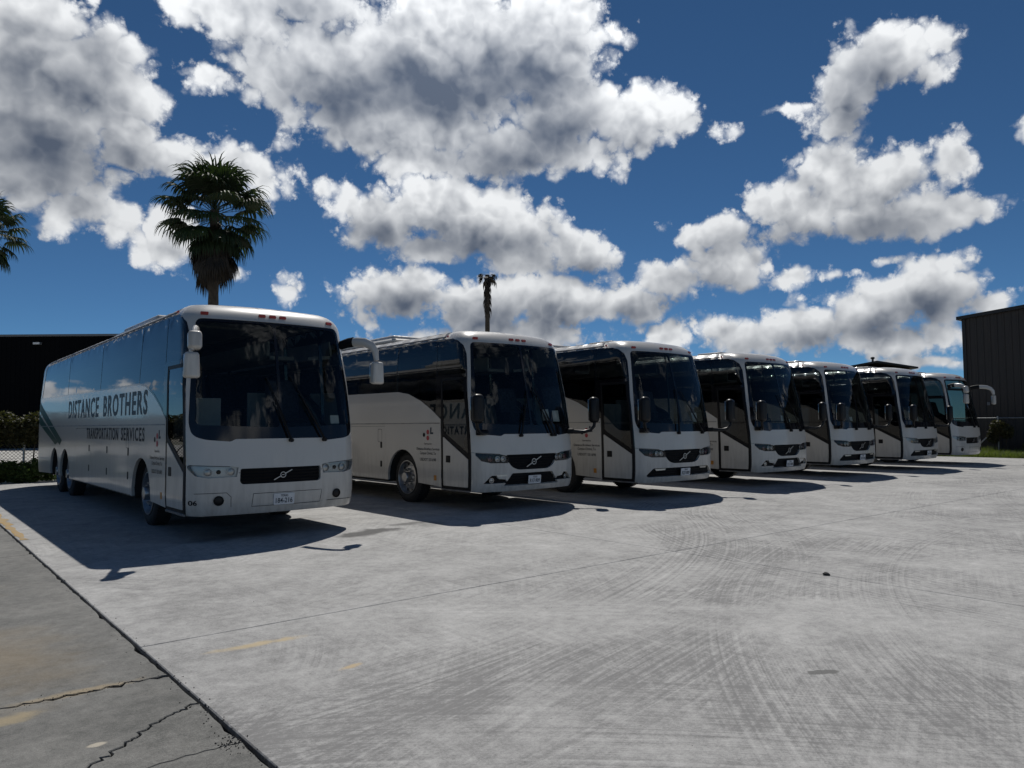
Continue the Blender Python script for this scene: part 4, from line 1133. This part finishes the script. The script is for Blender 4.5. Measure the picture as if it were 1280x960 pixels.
DEAD = [frond_mesh('dead_frond', R(e), lp, lb, 16, 1.3, 90+i, .034, 75, 1.2) for i, (e, lp, lb) in enumerate(((-62, .8, .95), (-74, .9, 1.0), (-82, 1.0, .9), (-52, .7, .85), (-86, 1.1, 1.15)))]
def trunk_mesh(h, r0, r1, seed, lean=(0, 0)):
    q = random.Random(seed); mb = MB(); n = 30; pts = []; rad = []
    for i in range(n+1):
        t = i/n; pts.append((lean[0]*t*t, lean[1]*t*t, h*t)); rad.append((r0*(1-t)+r1*t)*(1+.9*max(0, .06-t)*8)*(1.03 if i % 2 else .98)*q.uniform(.985, 1.015))
    mb.tube(pts, rad, 14); return mb.me('trunk', True, 60)
def palm(loc, h, label, live, dead, sc=1., seed=1, trunk_r=(.26, .2), bands=None):
    q = random.Random(seed); t = empty('palm_tree', (loc[0], loc[1], -.1)); tag(t, label, 'palm tree', 'fan palms behind the lot')
    obj('trunk', trunk_mesh(h, trunk_r[0], trunk_r[1], seed), BARK, t)
    for k in range(live):
        f = (k+.5)/live; cls = min(6, int(f*7)); a = k*2.39996+q.uniform(-.25, .25); zz = h+.25-.9*f
        s = sc*q.uniform(.88, 1.08)
        obj('frond', LIVE[cls][k % 2], FROND, t, (0, 0, zz), (q.uniform(-.06, .06), q.uniform(-.08, .08), a), (s, s, s))
    for k in range(dead):
        f = (k+.5)/dead; a = k*2.39996+q.uniform(-.3, .3); zz = h-.3-1.15*f**.8*sc
        s = sc*q.uniform(.85, 1.12); r = .10+.30*f
        obj('dead_frond', DEAD[k % 5], DEADF, t, (r*math.cos(a), r*math.sin(a), zz), (0, 0, a), (s, s, s))
    return t
palm((8.02, 23.95), 11.55, 'tall bushy fan palm with a thick skirt of dead fronds behind the nearest coach', 70, 84, 1.16, 5)
palm((.95, 43.8), 13.6, 'fan palm cut off by the left edge of the photo', 46, 50, 1.12, 8)
# the stunted palm: bare trunk, a mop of withered leaves
def stunted(loc, h):
    q = random.Random(4); t = empty('palm_tree', (loc[0], loc[1], -.1)); tag(t, 'thin nearly bare palm with a small withered top above the second coach', 'palm tree', 'fan palms behind the lot')
    obj('trunk', trunk_mesh(h, .24, .17, 21), BARK, t)
    for k in range(20):
        a = k*2.4+q.uniform(-.3, .3)
        me = C(('wither', k % 4), lambda: frond_mesh('dead_frond', R((30, 10, 48, -30)[k % 4]), .42, .95, 7, 2.4, 200+k % 4, .05, 34, 1.6))
        s = q.uniform(.75, 1.05); obj('dead_frond', me, DEADF, t, (0, 0, h-.05-.25*q.random()), (0, 0, a), (s, s, s))
    for k in range(30):
        a = k*2.4+q.uniform(-.3, .3); s = q.uniform(.55, .8)
        obj('dead_frond', DEAD[k % 5], DEADF, t, (.1*math.cos(a), .1*math.sin(a), h-.4-1.7*q.random()), (0, 0, a), (s*.62, s*.62, s*1.15))
stunted((33.6, 36.6), 13.75)

# ------------------------------------------------------------------ low plants
LEAF = leafmat('shrub_leaf', (.04, .042, .016), (.12, .105, .045), .3)
WEED = leafmat('weed_leaf', (.05, .085, .02), (.12, .16, .05), .4)
GRASSM = leafmat('grass_blade', (.07, .105, .025), (.15, .18, .06), .45)
TWIG = mat('twig', (.06, .045, .03), rough=.9)
def leaf_cloud(name, n, sampler, size, seed):
    q = random.Random(seed); vs = []; fs = []
    for i in range(n):
        c = Vector(sampler(q)); s = size*q.uniform(.6, 1.35)
        u = Vector((q.gauss(0, 1), q.gauss(0, 1), q.gauss(0, .7))).normalized(); w = u.cross(Vector((q.gauss(0, 1), q.gauss(0, 1), q.gauss(0, 1)))).normalized()
        b = len(vs); vs += [c-u*s, c+w*s*.42-u*s*.1, c+u*s, c-w*s*.42-u*s*.1]; fs.append((b, b+1, b+2, b+3))
    return mesh(name, vs, fs)
def lump(q, cx, cy, cz, rx, ry, rz):
    while True:
        v = Vector((q.uniform(-1, 1), q.uniform(-1, 1), q.uniform(-1, 1)))
        if v.length < 1 and v.length > .45*q.random(): return (cx+v.x*rx, cy+v.y*ry, cz+v.z*rz)
def shrub(name, label, cat, loc, lumps, n, size, seed, m=None, group=None):
    t = empty(name, loc); tag(t, label, cat, group)
    q0 = random.Random(seed)
    def smp(q): l = lumps[q.randrange(len(lumps))]; return lump(q, *l)
    obj('foliage', leaf_cloud('foliage', n, smp, size, seed), m or LEAF, t)
    mb = MB()
    for l in lumps[::7 if len(lumps) > 20 else 1]:
        mb.tube([(l[0]*.75, l[1]*.7, -.12), (l[0]*.85, l[1]*.9, l[2]*.5), (l[0], l[1], l[2])], [.028, .02, .01], 5)
    mb.build('stem', TWIG, t)
    return t
q = random.Random(12)
lumps = []
for k in range(64):
    lumps.append((-9+k*.19+q.uniform(-.1, .1), q.uniform(-.12, .12), 1.60+q.uniform(-.24, .2), q.uniform(.3, .55), .36, q.uniform(.28, .5)))
shrub('hedge', 'dark green vine hedge topping the chain-link fence behind the nearest coach', 'hedge', (0, 15.72, 0), lumps, 44000, .06, 31)
WEEDS = [(-3.6, 15.25, .7, 'leftmost bright weed clump at the foot of the left fence'), (-1.55, 15.3, .85, 'tall weed clump at the fence foot, left of the nearest coach tail'), (-.35, 15.2, .68, 'leafy weed clump close behind the rear corner of the nearest coach')]
for i, (x, y, h, lab) in enumerate(WEEDS):
    L = [(q.uniform(-.7, .7), q.uniform(-.3, .3), h*.5+q.uniform(-.15, .15), q.uniform(.3, .5), .3, h*.42) for k in range(8)]
    shrub('weed_clump', lab, 'weeds', (x, y, -.05), L, 5200, .055, 50+i, WEED, 'weeds along the left fence')
# right-hand verge: grass and climbers
def blades(name, n, xr, yr, hr, seed, z=-.03):
    q = random.Random(seed); vs = []; fs = []
    for i in range(n):
        x, y = q.uniform(*xr), q.uniform(*yr); h = q.uniform(*hr)*(.6+.8*abs(noise.noise((x*.7, y*.7, 3.1)))); a = q.uniform(0, 6.28); w = q.uniform(.005, .012); ln = h*q.uniform(.1, .7)
        c, s = math.cos(a), math.sin(a); b = len(vs)
        vs += [(x-s*w, y+c*w, z), (x+s*w, y-c*w, z), (x+c*ln*.35-s*w*.7, y+s*ln*.35+c*w*.7, z+h*.6), (x+c*ln*.35+s*w*.7, y+s*ln*.35-c*w*.7, z+h*.6), (x+c*ln, y+s*ln, z+h)]
        fs += [(b, b+1, b+3, b+2), (b+2, b+3, b+4)]
    return mesh(name, vs, fs)
tag(obj('grass', blades('grass', 30000, (33.72, 37.2), (-6, 7.5), (.16, .50), 3), GRASSM), 'rough green grass on the verge by the metal shed', 'grass', kind='stuff')
tag(obj('grass', blades('grass', 9000, (-14., 4.), (15.1, 17.4), (.08, .30), 6, -.05), GRASSM), 'short grass along the foot of the left fence', 'grass', kind='stuff')
CLIMB = [((36.15, 1.55, 0), [(0, 0, 1.35, .2, .4, .3), (.05, .25, .9, .2, .3, .35), (0, -.3, 1.1, .2, .3, .35)], 'dark climber hanging on the right fence rail nearest the last coach'),
         ((36.2, -.2, 0), [(0, 0, .55, .2, .5, .35), (0, .5, .4, .2, .4, .3), (0, -.7, .6, .2, .5, .4)], 'leafy bush against the right fence at the photo edge'),
         ((36.1, 3.1, 0), [(0, 0, .6, .25, .5, .5), (0, .5, .45, .25, .5, .4)], 'low bush against the right fence behind the last coach nose')]
for i, (loc, L, lab) in enumerate(CLIMB): shrub('bush', lab, 'bush', loc, L, 2600, .055, 70+i, LEAF, 'bushes on the right fence')

# ------------------------------------------------------------------ buildings
def sheeted(name, c, var=.12):
    return mat(name, c, rough=.55, var=var, vscale=.8, metal=.0)
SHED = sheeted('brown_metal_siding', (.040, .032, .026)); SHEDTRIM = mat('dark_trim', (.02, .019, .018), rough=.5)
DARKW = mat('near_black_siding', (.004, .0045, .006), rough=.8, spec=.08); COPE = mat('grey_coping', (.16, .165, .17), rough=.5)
def rib_panel(w, h0, h1, rib=.3, dep=.035):
    """a ribbed sheet in the xz plane, width w, sloping top h0 -> h1, facing -y"""
    xs = [0.]; n = max(1, round(w/rib)); r = w/n; prof = []
    for i in range(n): prof += [(i*r, 0), (i*r+r*.62, 0), (i*r+r*.70, -dep), (i*r+r*.90, -dep), (i*r+r*.98, 0)]
    prof.append((w, 0)); vs = []; fs = []
    for x, y in prof: vs.append((x, y, 0)); vs.append((x, y, h0+(h1-h0)*x/w))
    for i in range(len(prof)-1): fs.append((2*i, 2*i+2, 2*i+3, 2*i+1))
    b = len(vs)
    return mesh('wall_panel', vs, fs)
def shed():
    # gable wall faces the lot (-x); it runs along y
    t = empty('metal_shed', (38.0, 3.5, 0)); tag(t, 'brown ribbed metal shed with a sloping roof edge at the right', 'building')
    W, L, e, rise = 18., 26., 6.66, .0833
    n = 20; w = W/n
    for i in range(n):
        a, b = i*w, (i+1)*w; top = lambda q: e+rise*min(q, W-q)
        me = rib_panel(w, top(a), top(b)); o = obj('wall_panel', me, SHED, t, (0, -a, 0), (0, 0, -math.pi/2))
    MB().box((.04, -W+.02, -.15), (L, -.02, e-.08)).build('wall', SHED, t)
    mb = MB(); r = e+rise*W/2
    mb.prism([(.25, e-.02), (-W/2, r), (-W-.25, e-.02), (-W-.25, e+.14), (-W/2, r+.17), (.25, e+.14)][::-1], -.22, L+.2, 'X'); mb.build('roof', SHEDTRIM, t)
    MB().box((-.06, -.10, -.15), (.03, .06, e)).build('corner_trim', SHEDTRIM, t); MB().box((-.06, -W-.06, -.15), (.03, -W+.1, e)).build('corner_trim', SHEDTRIM, t)
    MB().box((-.05, -12.6, -.12), (.06, -8.6, 4.2)).build('roller_door', COPE, t)
    d = MB().box((-.10, -1.05, 2.35), (-.02, -.93, 2.5)); d.build('wall_lamp', COPE, t)
    return t
shed()
def warehouse():
    A, B = Vector((3.62, 63.87, 0)), Vector((9.75, 58.79, 0)); d = (B-A).normalized(); rz = math.atan2(d.y, d.x)
    o = A-d*5; t = empty('dark_warehouse', (o.x, o.y, 0), rz); tag(t, 'long flat-topped near-black warehouse behind the hedge at the left', 'building')
    n = 14; w = 1.2
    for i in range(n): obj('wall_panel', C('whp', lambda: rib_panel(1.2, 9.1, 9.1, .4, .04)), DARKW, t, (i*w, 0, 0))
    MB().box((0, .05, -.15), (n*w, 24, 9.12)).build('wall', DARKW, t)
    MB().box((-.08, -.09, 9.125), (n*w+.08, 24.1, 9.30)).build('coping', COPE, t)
    L = MB().box((7.95, -.34, 8.42), (8.55, -.05, 8.62)).build('wall_lamp', COPE, t, bevel=.02)
    MB().box((7.99, -.355, 8.45), (8.51, -.342, 8.60)).build('lamp_lens', PAPER, L)
    return t
warehouse()
def far_house():
    t = empty('gabled_house', (71.6, 24.6, -.68), R(-48)); tag(t, 'dark low gable roof with a vent seen above the sixth coach', 'building')
    MB().box((-3.2, -4, .2), (3.2, 4.5, 7.25)).build('wall', SHED, t)
    mb = MB(); mb.prism([(-3.6, 7.35), (0, 8.0), (3.6, 7.35), (3.6, 7.2), (0, 7.8), (-3.6, 7.2)][::-1], -5., 5., 'Y'); mb.build('roof', SHEDTRIM, t)
    mb = MB().tube([(.4, -2.5, 7.7), (.4, -2.5, 8.35)], .10, 10).lathe([(8.32, .10), (8.40, .20), (8.52, .17), (8.58, 0)], 12, 'Z', (.4, -2.5, 0)); mb.build('roof_vent', SHEDTRIM, t)
    for x in (-2., 0., 2.): 
        w = MB().box((x-.7, -4.06, 1.2), (x+.7, -4.0, 2.6)).build('window', FRIT, t); MB().box((x-.8, -4.1, 1.1), (x+.8, -4.0, 1.19)).build('sill', COPE, w)
far_house()

# ------------------------------------------------------------------ chain-link fences
GALV = mat('galvanised_steel', (.35, .36, .36), rough=.45, metal=.7, var=.2, vscale=8)
WIRE = mat('weathered_wire', (.05, .05, .048), rough=.7, metal=.3)
def fence(label, a, b, h, posts, mesh_from, mesh_to):
    a, b = Vector(a), Vector(b); d = (b-a); L = d.length; rz = math.atan2(d.y, d.x)
    t = empty('chain_link_fence', (a.x, a.y, 0), rz); tag(t, label, 'fence')
    n = int(L/posts)
    pm = MB().tube([(0, 0, -.16), (0, 0, h+.05)], .032, 10).lathe([(h+.05, .038), (h+.08, .03), (h+.1, 0)], 10, 'Z').me('post', True, 40)
    for i in range(n+1): obj('post', pm, GALV, t, (i*L/n, 0, 0))
    MB().tube([(0, 0, h), (L, 0, h)], .022, 8).build('top_rail', GALV, t, True)
    MB().tube([(0, .012, .06), (L, .012, .06)], .006, 5).build('tension_wire', GALV, t)
    vs = []; fs = []; s = .10; r = .006
    x = mesh_from-h
    while x < mesh_to:
        for dr in (1, -1):
            x0, x1 = (x, x+h) if dr > 0 else (x+h, x)
            z0, z1 = .03, h
            lo, hi = max(mesh_from, min(x0, x1)), min(mesh_to, max(x0, x1))
            if hi <= lo: continue
            f = lambda xx: z0+(z1-z0)*(xx-x0)/(x1-x0)
            bq = len(vs); nx_, nz = -.7071*dr, .7071
            for xx in (lo, hi):
                zz = f(xx)
                for k in range(3):
                    an = 2*math.pi*k/3; vs.append((xx+nx_*r*math.cos(an), r*math.sin(an)+dr*.002, zz+nz*r*math.cos(an)))
            for k in range(3): fs.append((bq+k, bq+(k+1) % 3, bq+3+(k+1) % 3, bq+3+k))
        x += s
    o = obj('wire_mesh', mesh('wire_mesh', vs, fs), WIRE, t); o['kind'] = 'stuff'
    return t
fence('chain-link fence under the vine hedge behind the nearest coach', (-15.5, 15.75), (34, 15.75), 1.75, 3.0, 5.0, 20.0)
fence('chain-link fence with a top rail along the grass before the metal shed', (36.4, 9.5), (36.4, -14), 1.72, 2.6, 3., 14.)
# a bar leaning on the right fence
o = MB().tube([(36.2, 2.55, .35), (36.25, 1.9, 1.0)], .03, 8).build('steel_bar', GALV, None, True)
tag(o, 'short steel bar leaning slantwise on the right fence beside the last coach', 'bar')

# ------------------------------------------------------------------ small things on the concrete
STONE = mat('dark_stone', (.03, .03, .03), rough=.9, var=.3); PALE = mat('pale_stone', (.45, .43, .38), rough=.9, var=.2)
def stone_mesh(name, r, seed):
    bm = bmesh.new(); bmesh.ops.create_icosphere(bm, subdivisions=2, radius=r); q = random.Random(seed)
    for v in bm.verts:
        k = 1+.5*noise.noise(v.co*(1.4/r)+Vector((seed, 0, 0))); v.co *= k; v.co.z *= .55
    return bm_mesh(name, bm)
def ground_at(u, v):
    r_, u_, f_ = _cam_axes(); d = f_+r_*((u-640)/FPX)-u_*((v-480)/FPX); return CAM+d*(-CAM.z/d.z)
p = ground_at(1033, 719)
tag(obj('stone', stone_mesh('stone', .035, 3), STONE, None, (p.x, p.y, .012)), 'small dark stone lying by the joint crossing in the sunlit concrete', 'stone')
def litter(name, n, region, rmin, rmax, m, seed, label):
    q = random.Random(seed); vs = []; fs = []
    for i in range(n):
        x, y = region(q); r = q.uniform(rmin, rmax); b = len(vs); k = 6; ph = q.uniform(0, 6)
        for j in range(k): a = ph+2*math.pi*j/k; rr_ = r*q.uniform(.6, 1.2); vs.append((x+rr_*math.cos(a), y+rr_*math.sin(a), -.004))
        vs.append((x, y, r*q.uniform(.4, .8)))
        for j in range(k): fs.append((b+j, b+(j+1) % k, b+k))
    return tag(obj(name, mesh(name, vs, fs), m), label, 'debris', kind='stuff')
def reg_joint(q):
    y = -8.5+16*q.random()**1.6; return (XE+.0+q.gauss(0, .035)-(.06*q.random() if q.random() < .3 else 0), y)
litter('grit', 700, reg_joint, .002, .009, STONE, 5, 'dark grit lying in the open joint between old and new concrete')
litter('grit', 420, lambda q: (-1.5+q.random()*16, -8.5+q.random()*8), .002, .007, STONE, 9, 'dark specks of grit scattered over the pale concrete')
def reg_crack(q):
    t = q.random(); return (E0-.05-t*.75+q.gauss(0, .02), -5.54+q.gauss(0, .03)) if q.random() < .6 else (E0-.12*q.random(), -6.85+q.gauss(0, .06))
litter('grit', 240, reg_crack, .002, .008, STONE, 15, 'crumbled bits along the cracks of the old pavement')
litter('rubble', 420, lambda q: (-8+q.random()*9., 14.98+q.random()**1.5*.6), .02, .10, PALE, 21, 'pale rubble strewn along the foot of the left fence')
